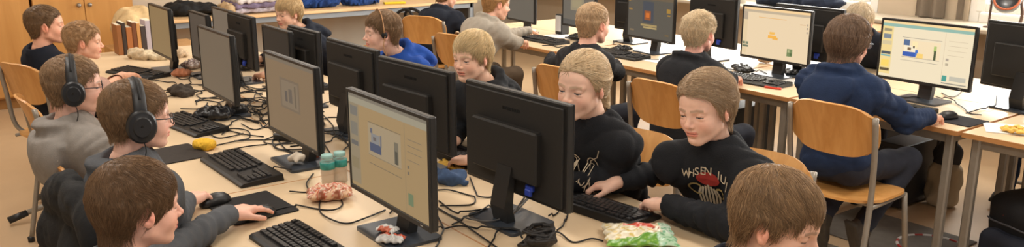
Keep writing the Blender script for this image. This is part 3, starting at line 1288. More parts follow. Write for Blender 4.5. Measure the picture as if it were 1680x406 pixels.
def chair_parts(base='legs'):
    r = empty('school_chair')
    SZ = 0.495
    b = MB()

    def seat(u, v):
        a, c = squircle(u, v, 0.34)
        x, y = 0.195 * a, 0.205 * c
        z = SZ - 0.012 * (1 - c * c) * (1 - 0.4 * a) - 0.030 * max(a - 0.45, 0) ** 1.5 + 0.020 * max(-a - 0.4, 0) ** 1.4
        return (x, y, z)
    plate(b, seat, 16, 14, 0.012)
    smooth_by_angle(b.build('seat', BEECH(), r, True), 50)
    b = MB()

    def back(u, v):
        a, c = squircle(u, v, 0.40)
        y, z = 0.205 * a, 0.795 + 0.115 * c
        x = -0.212 + 0.045 * a * a - 0.030 * c - 0.008 * c * c
        return (x, y, z)
    plate(b, back, 18, 10, 0.011)
    smooth_by_angle(b.build('backrest', BEECH(), r, True), 50)
    rr = 0.0125
    for s in (-1, 1):
        b = MB()
        if base == 'legs':
            b.tube(spline([(-0.205, 0.196 * s, 0.87), (-0.185, 0.198 * s, 0.72), (-0.168, 0.194 * s, 0.55), (-0.180, 0.196 * s, 0.40), (-0.250, 0.210 * s, 0.006)], 5), rr, 10)
            b.build('rear_leg', STEEL(), r, True)
            b = MB()
            b.tube([(0.150, 0.180 * s, SZ - 0.020), (0.165, 0.184 * s, 0.38), (0.215, 0.205 * s, 0.006)], rr, 10)
            b.build('front_leg', STEEL(), r, True)
            for x, y in ((-0.250, 0.210), (0.215, 0.205)):
                b = MB()
                b.lathe([(0.012, 0.0), (0.0165, 0.0), (0.0165, 0.03), (0.013, 0.033)], 12, None, (x, y * s, 0.0))
                b.build('rubber_foot', BLK(), r, True)
        else:
            b.tube(spline([(-0.205, 0.196 * s, 0.87), (-0.185, 0.198 * s, 0.72), (-0.165, 0.186 * s, 0.53), (-0.10, 0.13 * s, 0.47), (0.0, 0.05 * s, 0.463)], 5), rr, 10)
            b.build('back_tube', STEEL(), r, True)
    b = MB()
    for s in (-1, 1):
        b.tube([(-0.172, 0.190 * s, SZ - 0.022), (0.152, 0.180 * s, SZ - 0.024)], 0.010, 8)
    b.tube([(0.10, -0.182, SZ - 0.028), (0.10, 0.182, SZ - 0.028)], 0.010, 8)
    b.tube([(-0.10, -0.186, SZ - 0.028), (-0.10, 0.186, SZ - 0.028)], 0.010, 8)
    b.build('seat_frame', STEEL(), r, True)
    if base == 'legs':
        b = MB()
        b.tube([(0.203, -0.20, 0.095), (0.203, 0.20, 0.095)], 0.011, 8)
        b.build('foot_rest', STEEL(), r, True)
    else:
        b = MB()
        b.lathe([(0.028, 0.07), (0.028, 0.26), (0.020, 0.265), (0.020, 0.46), (0.05, 0.466)], 16)
        b.build('column', STEEL(), r, True)
        for k in range(5):
            a = 2 * PI * k / 5 + 0.35
            c, s_ = math.cos(a), math.sin(a)
            b = MB()
            b.tube([(0.02 * c, 0.02 * s_, 0.095), (0.27 * c, 0.27 * s_, 0.050)], [0.020, 0.014], 10)
            st = b.build('spoke', STEEL(), r, True)
            b = MB()
            b.tube([(0.25 * c, 0.25 * s_, 0.053), (0.345 * c, 0.345 * s_, 0.030)], [0.019, 0.020], 10)
            b.build('spoke_end_cap', BLK(), st, True)
    return r


def desk(name, x0, x1, y0, y1, label, legs=((0, 0), (1, 0), (0, 1), (1, 1)), edge=None):
    r = empty(name, ((x0 + x1) / 2, (y0 + y1) / 2, 0), 0, label, 'desk', 'desks of the computer room')
    w, d = x1 - x0, y1 - y0
    b = MB()
    b.box((0, 0, 0.7085), (w, d, 0.023), 0.002)
    b.build('tabletop', mat('cream_laminate', (220, 195, 160), rough=0.38, var=0.03, scale=8, bump=0.02, bscale=300, spec=0.5), r)
    b = MB()
    t = 0.003
    for s in (-1, 1):
        b.box((s * (w / 2 + t / 2 - 0.0012), 0, 0.7085), (t, d, 0.0226), 0.0008)
        b.box((0, s * (d / 2 + t / 2 - 0.0012), 0.7085), (w, t, 0.0226), 0.0008)
    b.build('edge_band', wood('beech_edge', (176, 122, 70), (206, 150, 94), axis=1), r)
    b = MB()
    i = 0.05
    for s in (-1, 1):
        b.box((s * (w / 2 - i), 0, 0.672), (0.022, d - 0.12, 0.045), 0.003)
        b.box((0, s * (d / 2 - i), 0.672), (w - 0.12, 0.022, 0.045), 0.003)
    b.build('frame', STEEL(), r)
    for (lx, ly) in legs:
        b = MB()
        X = (lx * 2 - 1) * (w / 2 - i)
        Y = (ly * 2 - 1) * (d / 2 - i)
        b.box((X, Y, 0.35), (0.038, 0.038, 0.695), 0.007)
        lo = b.build('leg', STEEL(), r)
        b = MB()
        b.box((X, Y, 0.010), (0.042, 0.042, 0.020), 0.004)
        b.build('leg_glide', BLK(), lo)
    return r


# ---- monitors
def screen_mesh(parent, w, h, zc, layout, bg, glow, x=0.0118):
    """display surface with what it shows, facing +X; layout boxes are (u, v, width, height, colour) in 0..1 from the top left"""
    b = MB()
    cols = [bg]

    def quad(u0, v0, u1, v1, lay):
        # seen from in front (+X) the left edge is at -Y... mirrored below
        y0, y1 = (u0 - 0.5) * w, (u1 - 0.5) * w
        z0, z1 = zc + (0.5 - v0) * h, zc + (0.5 - v1) * h
        xx = x + lay * 0.00012
        b.add([(xx, y0, z1), (xx, y1, z1), (xx, y1, z0), (xx, y0, z0)], [(0, 1, 2, 3)])
    quad(0, 0, 1, 1, 0)
    for i, (u, v, ww, hh, c) in enumerate(layout):
        if c not in cols:
            cols.append(c)
        b.mi = cols.index(c)
        quad(u, v, u + ww, v + hh, 1 + i)
    mats = [emit('display_%02x%02x%02x_%d' % (*c, int(glow * 100)), c, glow) for c in cols]
    return b.build('screen', None, parent, False, mats=mats)


FEET = []


def monitor(loc, rz, label, w=0.51, h=0.33, bot=0.09, layout=None, bg=(20, 20, 22), glow=0.5, back=0, style='slim', group='computer monitors', base='plate'):
    r = empty('computer_monitor', loc, rz, label, 'monitor', group)
    FEET.append((loc[0] - 0.02 * math.cos(rz), loc[1] - 0.02 * math.sin(rz)))
    zc = bot + h / 2
    bz = 0.011
    b = MB()
    b.box((0, 0, zc), (0.022, w, h), 0.004)
    b.build('housing', BLK(), r)
    b = MB()                              # bezel strips stand proud of the display
    for s in (-1, 1):
        b.box((0.0125, s * (w / 2 - bz / 2 - 0.001), zc), (0.005, bz, h - 0.002), 0.0015)
    b.box((0.0125, 0, zc + h / 2 - bz / 2 - 0.001), (0.005, w - 2 * bz, bz), 0.0015)
    b.box((0.0125, 0, zc - h / 2 + 0.009), (0.0055, w - 2 * bz, 0.016), 0.0015)
    b.build('bezel', BLK(), r)
    screen_mesh(r, w - 2 * bz, h - bz - 0.018, zc + 0.003, layout or [], bg, glow)
    # back shell: a raised block with a recess for the sockets and vent slits
    b = MB()
    bw, bh = w * 0.64, h * 0.50
    b.box((-0.026, w * 0.03, zc - h * 0.06), (0.036, bw, bh), 0.006)
    b.box((-0.014, 0, zc), (0.012, w * 0.94, h * 0.92), 0.006)
    bo = b.build('back_cover', BLK2(), r)
    b = MB()
    for k in range(9):
        b.box((-0.0205, -bw * 0.12 + bw * 0.24 * k / 8, zc + h * 0.33), (0.002, 0.006, 0.010), 0.0005)
    b.build('vent_slits', mat('slit_black', (8, 8, 8), rough=0.9), bo)
    b = MB()
    b.box((-0.026, -w * 0.20, zc - h * 0.36), (0.014, 0.034, 0.020), 0.003)
    b.box((-0.032, -w * 0.20, zc - h * 0.40), (0.012, 0.028, 0.022), 0.003)
    b.build('video_plug', mat('blue_plug', (38, 62, 160), rough=0.5), r)
    b = MB()
    b.box((0.0154, w * 0.40, zc - h / 2 + 0.009), (0.001, 0.014, 0.003), 0.0003)
    b.build('power_light', mat('power_mark', (170, 170, 165), rough=0.4), r)
    # stand
    b = MB()
    zt = zc - h * 0.20
    b.prism([(-0.030, zt), (-0.046, zt), (-0.075, 0.060), (-0.062, 0.008), (-0.030, 0.008), (-0.040, 0.060)], 0.072, np.array([[1, 0, 0], [0, 0, -1], [0, 1, 0.0]]), (0, 0.036, 0))
    b.build('neck', BLK(), r)
    b = MB()
    if base == 'plate':
        b.prism(rrect(0.175, 0.235, 0.012, 4), 0.010, None, (-0.020, 0, 0))
    else:
        b.prism([(0.095 * math.cos(t) - 0.012, 0.125 * math.sin(t)) for t in np.linspace(0, 2 * PI, 33)[:-1]], 0.012)
    o = b.build('base', mat('slate_base', (52, 58, 66), rough=0.3, spec=0.5), r)
    smooth_by_angle(o, 40)
    return r


# ---- keyboards, mice, cables
KEYROWS = [
    [1.0] + [None] + [1.0] * 4 + [None] + [1.0] * 4 + [None] + [1.0] * 4,
    [1.0] * 13 + [2.0],
    [1.5] + [1.0] * 12 + [1.5],
    [1.75] + [1.0] * 11 + [2.25],
    [2.25] + [1.0] * 10 + [2.75],
    [1.5, 1.25, 1.25, 5.5, 1.25, 1.25, 1.5],
]
KEYMESH = {}


def key_mesh(wd):
    if wd not in KEYMESH:
        b = MB()
        w2, d2 = 0.0188 * wd - 0.0028, 0.0160
        V = []
        for z, k in ((0, 1.0), (0.006, 0.94), (0.0078, 0.80)):
            for sx, sy in ((-1, -1), (1, -1), (1, 1), (-1, 1)):
                sh = (1 - k) * d2 / 2
                V.append((sx * (w2 / 2 - sh), sy * (d2 / 2 - sh), z))
        F = [(8, 9, 10, 11)] + [(l * 4 + q, l * 4 + (q + 1) % 4, l * 4 + 4 + (q + 1) % 4, l * 4 + 4 + q) for l in (0, 1) for q in range(4)]
        b.add(V, F)
        o = b.build('key', mat('key_black', (34, 34, 36), rough=0.38, spec=0.5))
        KEYMESH[wd] = o.data
        bpy.data.objects.remove(o)
    return KEYMESH[wd]


def keyboard(loc, rz, label, keys=True, tone=(24, 24, 25)):
    r = empty('keyboard', loc, rz, label, 'keyboard', 'computer keyboards')
    L, Dp = 0.445, 0.155
    b = MB()
    # wedge-shaped tray: profile in (y, z), pushed along x
    prof = [(-0.085, 0.0), (-0.085, 0.009), (-0.076, 0.015), (0.066, 0.025), (0.075, 0.024), (0.078, 0.0)]
    n = len(prof)
    V = []
    xs = [-L / 2, -L / 2 + 0.006, L / 2 - 0.006, L / 2]
    for i, x in enumerate(xs):
        k = 0.94 if i in (0, 3) else 1.0
        V += [(x, y * (0.985 if i in (0, 3) else 1), z * k) for y, z in prof]
    F = [tuple(range(n)), tuple(3 * n + q for q in range(n))[::-1]]
    for i in range(3):
        for q in range(n):
            q2 = (q + 1) % n
            F.append((i * n + q, (i + 1) * n + q, (i + 1) * n + q2, i * n + q2))
    b.add(V, F)
    b.build('tray', mat('keyboard_tray_%d' % tone[0], tone, rough=0.45, spec=0.4), r)
    tilt = math.atan2(0.010, 0.142)
    lst = []
    for ri, row in enumerate(KEYROWS):
        y = 0.055 - ri * 0.0192 - (0.006 if ri else 0)
        x = -L / 2 + 0.012
        for k in row:
            if k is None:
                x += 0.0075
                continue
            ww = 0.0188 * k
            lst.append((x + ww / 2, y, k))
            x += ww
    for ri in range(5):
        y = 0.055 - (ri + 1) * 0.0192 - 0.006
        for c in range(3):
            lst.append((L / 2 - 0.012 - 0.0188 * (2.5 - c) , y, 1.0))
    for ri in (1, 2):
        for c in range(3):
            lst.append((L / 2 - 0.012 - 0.0188 * (6.1 - c) + 0.0188, 0.055 - ri * 0.0192 - 0.006, 1.0))
    for c in range(3):
        lst.append((L / 2 - 0.012 - 0.0188 * (6.1 - c) + 0.0188, 0.055 - 5 * 0.0192 - 0.006, 1.0))
    lst = lst[:100]
    if keys:
        for (x, y, k) in lst:
            o = bpy.data.objects.new('key', key_mesh(k))
            COL.objects.link(o)
            o.parent = r
            o.location = (x, y, 0.0202 + y * 0.0704)
            o.rotation_euler = (tilt, 0, 0)
    else:
        for nm, test in (('main_key_field', lambda x: x < L / 2 - 0.125), ('number_pad', lambda x: x >= L / 2 - 0.125)):
            b = MB()
            for (x, y, k) in lst:
                if test(x):
                    b.box((x, y, 0.0235 + y * 0.0704), (0.0188 * k - 0.003, 0.0158, 0.007), 0.0016)
            b.build(nm, mat('key_black', (34, 34, 36), rough=0.38, spec=0.5), r)
    return r


def mouse(loc, rz, label, col=(22, 22, 24)):
    r = empty('computer_mouse', loc, rz, label, 'mouse', 'computer mice')
    f = Field((-0.065, -0.045, -0.012), (0.065, 0.045, 0.05), 0.003)
    f.ell((-0.008, 0, 0.008), (0.050, 0.0305, 0.030), k=0.01)
    f.ell((0.024, 0, 0.006), (0.034, 0.028, 0.022), k=0.02)
    f.rbox((0, 0, -0.03), (0.1, 0.1, 0.031), 0.001, op='s', k=0.002)
    f.cap((0.018, 0, 0.034), (0.06, 0, 0.02), 0.0012, op='s', k=0.002)
    V, Q = f.mesh()
    mk('shell', V, Q, mat('mouse_black', col, rough=0.38, spec=0.5), r)
    b = MB()
    b.lathe([(0.004, -0.004), (0.0095, -0.0035), (0.0095, 0.0035), (0.004, 0.004)], 14, rotx(PI / 2), (0.032, 0, 0.0235))
    b.build('scroll_wheel', mat('wheel_grey', (70, 70, 72), rough=0.6), r, True)
    return r


def mouse_pad(loc, rz, label, w=0.24, d=0.20, col=(38, 36, 36)):
    b = MB()
    b.prism(rrect(w, d, 0.010, 4), 0.004)
    o = b.build('mouse_pad', mat('pad_cloth_%d' % col[2], col, rough=0.92, var=0.12, scale=60, bump=0.2, bscale=700), loc=loc, rz=rz)
    tag(o, label, 'mouse pad', 'mouse pads')
    return o


def cable(pts, label, r=0.0026, col=(20, 20, 21), group='loose cables on the desks', per=7):
    b = MB()
    P = spline(pts, per)
    for q in P:                        # lie on top of any monitor foot that is crossed
        for (mx, my) in FEET:
            if abs(q[0] - mx) < 0.125 and abs(q[1] - my) < 0.135 and q[2] < 0.7345:
                q[2] = 0.7345
    b.tube(P, r, 7)
    o = b.build('cable', mat('cable_%d' % col[0], col, rough=0.5), None, True)
    tag(o, label, 'cable', group)
    return o


def lump(name, shapes, h, m, label, cat, group=None, rip=0.004, ripf=40, seed=1, colfn=None, parent=None):
    """soft thing blended from ('e'|'c'|'b', ...) pieces in world space"""
    lo = np.min([np.minimum(*(np.array(s[1]) - max(np.max(s[2]), 0.01), np.array(s[1]) - 0.02)) if s[0] != 'c' else np.minimum(s[1], s[2]) - max(s[3:5]) for s in shapes], axis=0) - 0.02
    hi = np.max([np.array(s[1]) + np.max(s[2]) if s[0] != 'c' else np.maximum(s[1], s[2]) + max(s[3:5]) for s in shapes], axis=0) + 0.02
    f = Field(lo, hi, h)
    for s in shapes:
        if s[0] == 'e':
            f.ell(s[1], s[2], s[3] if len(s) > 3 else None, k=0.03)
        elif s[0] == 'b':
            f.rbox(s[1], s[2], min(s[2]) * 0.6, s[3] if len(s) > 3 else None, k=0.03)
        else:
            f.cap(s[1], s[2], s[3], s[4], k=0.03)
    f.ripple(rip, ripf, seed)
    return f


def pillow_bag(loc, rz, w, d, hh, colfn, name, label, cat, seed=0, m=None, tilt=0.0):
    """crumpled sealed bag lying on the table: two skins joined along crimped ends"""
    rg = np.random.default_rng(seed)
    nu, nv = 44, 32
    ph = rg.uniform(0, 6, 8)
    V, C, F = [], [], []
    for side in (1, -1):
        for i in range(nu + 1):
            for j in range(nv + 1):
                u, v = -1 + 2 * i / nu, -1 + 2 * j / nv
                body = max(1 - abs(u) ** 3.2, 0) ** 0.6 * max(1 - abs(v) ** 2.6, 0) ** 0.55
                cr = 0.16 * math.sin(7 * u + 3 * math.sin(4 * v + ph[0]) + ph[1]) + 0.12 * math.sin(9 * v + 4 * math.sin(5 * u + ph[2]) + ph[3]) + 0.07 * math.sin(17 * u - 13 * v + ph[4])
                z = hh * 0.5 * (1 + side * body * (1 + cr)) if side > 0 else hh * 0.5 * (1 - body * 0.98)
                edge = 1 - 0.07 * abs(math.sin(6 * v + ph[5])) * abs(u) ** 6 - 0.05 * (1 - abs(u))
                V.append((u * w / 2 * edge, v * d / 2 * (0.86 + 0.14 * abs(u) ** 2) + 0.004 * math.sin(11 * u), z))
                C.append(colfn(u, v) if side > 0 else colfn(u, v))
    n = (nu + 1) * (nv + 1)
    I = lambda i, j: i * (nv + 1) + j
    for i in range(nu):
        for j in range(nv):
            q = (I(i, j), I(i + 1, j), I(i + 1, j + 1), I(i, j + 1))
            F.append(q)
            F.append(tuple(k + n for k in q[::-1]))
    o = mk(name, V, np.array(F), m or mat('printed_foil', (200, 200, 200), rough=0.28, attr=True, spec=0.5), None, True, np.array(C, F32), loc=loc, rz=rz)
    tag(o, label, cat)
    return o


def text_mesh(txt, size, depth=0.0006):
    cu = bpy.data.curves.new('lettering', 'FONT')
    cu.body = txt
    cu.size = size
    cu.align_x = 'CENTER'
    cu.extrude = depth
    cu.resolution_u = 3
    o = bpy.data.objects.new('lettering', cu)
    COL.objects.link(o)
    dg = bpy.context.evaluated_depsgraph_get()
    me = bpy.data.meshes.new_from_object(o.evaluated_get(dg))
    bpy.data.objects.remove(o)
    return me


def print_on(ob, root, name, polys, origin, right, up, m, off=0.0022, reach=0.150):
    """flat printed shapes pressed onto the front of a garment; polys are lists of 2D points (metres)"""
    dg = bpy.context.evaluated_depsgraph_get()
    me = ob.data
    bv = BVHTree.FromPolygons([v.co.copy() for v in me.vertices], [tuple(p.vertices) for p in me.polygons])
    right = Vector(right).normalized()
    up = Vector(up).normalized()
    nrm = right.cross(up)
    V, F = [], []
    for poly in polys:
        idx = []
        for (x, y) in poly:
            p = Vector(origin) + right * x + up * y
            hit, q0 = None, p + nrm * 0.02
            for _ in range(6):             # outermost cloth in front of the chest, short of the arms
                h2, _n, _i, _d = bv.ray_cast(q0, nrm, 0.4)
                if h2 is None or (h2 - p).length > reach:
                    break
                hit, q0 = h2, h2 + nrm * 0.0005
            if hit is None:
                hit = p + nrm * 0.1
            idx.append(len(V))
            V.append(tuple(hit + nrm * off))
        F.append(tuple(idx))
    o = mk(name, V, F, m, root, False)
    return o


def text_polys(txt, size, x0=0.0, y0=0.0):
    me = text_mesh(txt, size, 0.0)
    me.calc_loop_triangles()
    P = [(v.co.x + x0, v.co.y + y0) for v in me.vertices]
    out = [[P[i] for i in t.vertices] for t in me.loop_triangles]
    bpy.data.meshes.remove(me)
    return out


def disc(cx, cy, rx, ry, n=14, a0=0, a1=2 * PI):
    pts = [(cx + rx * math.cos(a), cy + ry * math.sin(a)) for a in np.linspace(a0, a1, n + 1)]
    return [[(cx, cy), pts[i], pts[i + 1]] for i in range(n)]


def stroke(pts, w):
    out = []
    for (a, b) in zip(pts[:-1], pts[1:]):
        a, b = np.array(a), np.array(b)
        d = b - a
        d = d / (np.linalg.norm(d) + 1e-9)
        n = np.array([-d[1], d[0]]) * w / 2
        out.append([tuple(a - n - d * w * .3), tuple(b - n + d * w * .3), tuple(b + n + d * w * .3), tuple(a + n - d * w * .3)])
    return out


def tower(loc, rz, label):
    """computer case standing on the floor, front to +X"""
    r = empty('computer_case', loc, rz, label, 'computer', 'computer cases under the right desks')
    b = MB()
    b.box((0, 0, 0.200), (0.40, 0.175, 0.375), 0.005)
    b.build('case', mat('case_black', (30, 30, 32), rough=0.5, bump=0.1, bscale=600), r)
    b = MB()
    b.box((0.206, 0, 0.200), (0.016, 0.178, 0.378), 0.005)
    b.box((0.215, 0, 0.340), (0.004, 0.150, 0.040), 0.001)
    b.build('front_panel', mat('case_front', (40, 40, 43), rough=0.35), r)
    b = MB()
    b.lathe([(0.010, 0.004), (0.011, 0.0), (0.004, -0.001)], 14, roty(PI / 2), (0.214, 0.05, 0.29))
    b.build('power_button', mat('button_grey', (120, 124, 130), rough=0.3, metal=0.5), r)
    for x in (-0.15, 0.15):
        b = MB()
        b.box((x, 0, 0.006), (0.04, 0.16, 0.012), 0.003)
        b.build('foot', BLK(), r)
    return r
# ------------------------------------------------------------------ the room
def on(u, v, z):
    """the point of a level plane at height z that the photograph shows at (u, v)"""
    x, y = (u - 840) / CAM_F, -(v - 203) / CAM_F
    d = np.array([x, math.cos(CAM_PITCH) + y * math.sin(CAM_PITCH), -math.sin(CAM_PITCH) + y * math.cos(CAM_PITCH)])
    d = d * ((z - CAM_H) / d[2])
    c, s = math.cos(CAM_YAW), math.sin(CAM_YAW)
    return np.array([c * d[0] + s * d[1], -s * d[0] + c * d[1], z])


def setting():
    st = lambda o: tag(o, kind='structure')
    b = MB()
    b.box((1.6, 3.0, -0.05), (11.4, 13.0, 0.1), 0.001)
    st(b.build('floor', mat('linoleum', (196, 168, 134), rough=0.42, var=0.05, scale=3, bump=0.02, bscale=200, spec=0.45)))
    wm = mat('wall_paint', (206, 196, 180), rough=0.85, var=0.02, scale=5)
    b = MB()
    b.box((1.7, 8.98, 1.5), (10.0, 0.12, 3.0), 0.001)
    st(b.build('wall_back', wm))
    b = MB()
    b.box((-3.4, 4.5, 1.5), (0.12, 9.1, 3.0), 0.001)
    st(b.build('wall_left', wm))
    # window wall: parapet, piers and lintel round two openings
    b = MB()
    X = 6.68
    wins = [(0.4, 3.06), (3.80, 6.9)]
    b.box((X, 3.2, 0.43), (0.16, 11.6, 0.86), 0.001)
    b.box((X, 3.2, 2.80), (0.16, 11.6, 0.4), 0.001)
    for a, c in ((-2.6, 0.4), (3.06, 3.80), (6.9, 9.0)):
        b.box((X, (a + c) / 2, 1.73), (0.16, c - a, 1.74), 0.001)
    st(b.build('wall_right', mat('pier_paint', (196, 180, 158), rough=0.8, var=0.03, scale=4)))
    b = MB()
    b.box((1.6, 3.0, 3.05), (11.4, 13.0, 0.1), 0.001)
    st(b.build('ceiling', mat('ceiling_white', (226, 220, 210), rough=0.9)))
    b = MB()
    b.box((6.38, 3.2, 0.875), (0.46, 11.5, 0.035), 0.008)
    st(b.build('trim_1', mat('sill_stone', (176, 164, 146), rough=0.4, var=0.06, scale=20)))
    b = MB()
    b.box((1.7, 8.915, 0.05), (10.0, 0.012, 0.1), 0.003)
    st(b.build('baseboard_back', mat('skirting', (150, 120, 86), rough=0.5)))
    wf = mat('window_white', (232, 230, 224), rough=0.5)
    for k, (a, c) in enumerate(wins):
        o = empty('window_%d' % (k + 1), (X - 0.02, (a + c) / 2, 0.86))
        tag(o, kind='structure')
        w = c - a
        b = MB()
        for s in (-1, 1):
            b.box((0, s * (w / 2 - 0.04), 0.87), (0.10, 0.08, 1.74), 0.008)
        b.box((0, 0, 0.05), (0.12, w - 0.16, 0.10), 0.008)
        b.box((0, 0, 1.70), (0.10, w - 0.16, 0.08), 0.008)
        n = 2
        for q in range(1, n + 1):
            if q < n + 0:
                b.box((0, -w / 2 + w * q / n, 0.87), (0.10, 0.09, 1.60), 0.008)
        b.build('window_frame', wf, o)
        for q in range(n):
            y0, y1 = -w / 2 + 0.085 + q * (w / 2), -w / 2 + (q + 1) * w / 2 - 0.05
            b = MB()
            for yy in (y0 + 0.035, y1 - 0.035):
                b.box((-0.03, yy, 0.88), (0.05, 0.07, 1.54), 0.006)
            for zz in (0.145, 1.62):
                b.box((-0.03, (y0 + y1) / 2, zz), (0.05, y1 - y0 - 0.14, 0.07), 0.006)
            so = b.build('sash', wf, o)
            b = MB()
            b.box((-0.03, (y0 + y1) / 2, 0.88), (0.005, y1 - y0 - 0.14, 1.42), 0.001)
            b.build('pane', glass('window_glass', alpha=0.08), so)
    # brightness of the room: daylight outside the windows, unseen fill lights added overhead
    w = bpy.data.worlds.new('daylight')
    SC.world = w
    w.use_nodes = True
    bg = w.node_tree.nodes['Background']
    bg.inputs[0].default_value = (0.92, 0.96, 1.0, 1)
    bg.inputs[1].default_value = WORLD
    for (a, c), e in zip(wins, WINL):
        l = bpy.data.lights.new('window_daylight', 'AREA')
        l.shape = 'RECTANGLE'
        l.size, l.size_y = 1.5, c - a - 0.2
        l.energy = e
        l.color = (1.0, 0.965, 0.90)
        o = bpy.data.objects.new('window_daylight', l)
        COL.objects.link(o)
        o.location = (6.80, (a + c) / 2, 1.78)
        o.rotation_euler = (0, PI / 2, 0)
    for (x, y) in ((0.0, 0.6), (0.0, 3.4), (0.0, 6.2), (2.6, 0.6), (2.6, 3.4), (2.6, 6.2), (5.0, 1.5), (5.0, 5.0)):  # bare area lights added out of view to brighten the room
        l = bpy.data.lights.new('ceiling_fill', 'AREA')
        l.shape = 'RECTANGLE'
        l.size, l.size_y = 0.5, 1.4
        l.energy = CEILL
        l.color = (1.0, 0.945, 0.87)
        o = bpy.data.objects.new('ceiling_fill', l)
        COL.objects.link(o)
        o.location = (x, y, 2.96)


def wardrobe(x0, x1, label):
    r = empty('wardrobe', ((x0 + x1) / 2, 8.67, 0), 0, label, 'wardrobe', 'wooden wardrobes')
    w = x1 - x0
    H = 2.05
    m = wood('wardrobe_beech', (186, 130, 66), (206, 152, 86), axis=2, scale=1.6, coat=0.1, rough=0.4)
    b = MB()
    b.box((0, 0, 0.10 + (H - 0.1) / 2), (w, 0.44, H - 0.10), 0.003)
    b.build('carcass', m, r)
    b = MB()
    b.box((0, 0.02, 0.05), (w - 0.02, 0.40, 0.10), 0.002)
    b.build('plinth', mat('plinth_brown', (150, 106, 56), rough=0.5), r)
    n = 2
    for k in range(n):
        dw = w / n
        b = MB()
        b.box((-w / 2 + dw * (k + 0.5), -0.229, 0.115 + (H - 0.13) / 2), (dw - 0.006, 0.018, H - 0.13), 0.002)
        d = b.build('door', m, r)
        s = 1 if k == 0 else -1
        b = MB()
        b.lathe([(0.020, 0.0), (0.020, 0.004), (0.008, 0.006), (0.008, 0.014), (0.014, 0.018), (0.015, 0.026), (0.010, 0.030)], 16, rotx(PI / 2),
                (-w / 2 + dw * (k + 0.5) + s * (dw / 2 - 0.045), -0.238, 0.895))
        b.build('lock_knob', mat('brushed_nickel', (176, 172, 166), rough=0.3, metal=0.8), d, True)
    return r


def counter():
    r = empty('wall_counter', (3.63, 8.45, 0), 0, 'long light wooden counter along the back wall on grey legs', 'counter')
    b = MB()
    b.box((0, 0, 0.735), (3.46, 0.90, 0.030), 0.003)
    b.build('worktop', wood('counter_beech', (214, 172, 122), (232, 196, 148), axis=0, scale=4), r)
    b = MB()
    b.box((0, -0.41, 0.690), (3.36, 0.025, 0.055), 0.003)
    b.box((0, 0.41, 0.690), (3.36, 0.025, 0.055), 0.003)
    b.build('apron', mat('blue_grey_steel', (140, 146, 152), rough=0.4, metal=0.3), r)
    for x in (-1.68, -0.62, 0.55, 1.66):
        for y in (-0.40, 0.38):
            b = MB()
            b.box((x, y, 0.36), (0.045, 0.045, 0.72), 0.006)
            b.build('leg', mat('blue_grey_steel', (140, 146, 152)), r)
    b = MB()
    b.box((1.70, 0, 0.36), (0.02, 0.80, 0.715), 0.002)
    b.build('end_panel', mat('dark_panel', (92, 96, 100), rough=0.5), r)
    b = MB()
    b.box((-0.05, 0.36, 0.36), (3.1, 0.02, 0.66), 0.002)
    b.build('modesty_panel', mat('light_panel', (196, 188, 174), rough=0.7), r)
    return r
# ------------------------------------------------------------------ the pupils
def fabric(name, col, bump=0.35, var=0.10, sheen=0.0, bscale=260):
    return mat(name, col, rough=0.92, var=var, scale=26, bump=bump, bscale=bscale, spec=0.2, sheen=sheen)


def hs(kind, col, **k):
    d = dict(col=col, line='short', top=0.016, side=0.007, nape=0.003, len=0.040, n=2600, rad=0.0009)
    if kind == 'fringe':
        d.update(line='fringe', top=0.020, side=0.012, nape=0.005, len=0.055)
    elif kind == 'bowl':
        d.update(line='bowl', top=0.021, side=0.017, nape=0.008, len=0.075, sidelen=0.8, n=3200)
    elif kind == 'crop':
        d.update(top=0.012, side=0.004, nape=0.002, len=0.024, sidelen=0.45)
    elif kind == 'side':
        d.update(line='back', top=0.014, side=0.011, nape=0.005, mode='side', len=0.085, sidelen=0.7, n=3200)
    elif kind == 'tail':
        d.update(line='back', top=0.013, side=0.010, nape=0.006, mode='back', tie=(-0.108, 0, -0.020), len=0.12, sidelen=0.9, n=3600, jit=0.05, wav=0.06,
                 lift=0.0025, rad=0.0010)
    d.update(k)
    return d


def hand(w, f, pose='type', pitch=8, roll=0, **k):
    """wrist point and the point the fingers reach towards"""
    w, f = np.array(w, float), np.array(f, float)
    d = f - w
    return dict(p=w, yaw=math.degrees(math.atan2(d[1], d[0])), pitch=pitch, roll=roll, pose=pose, **k)


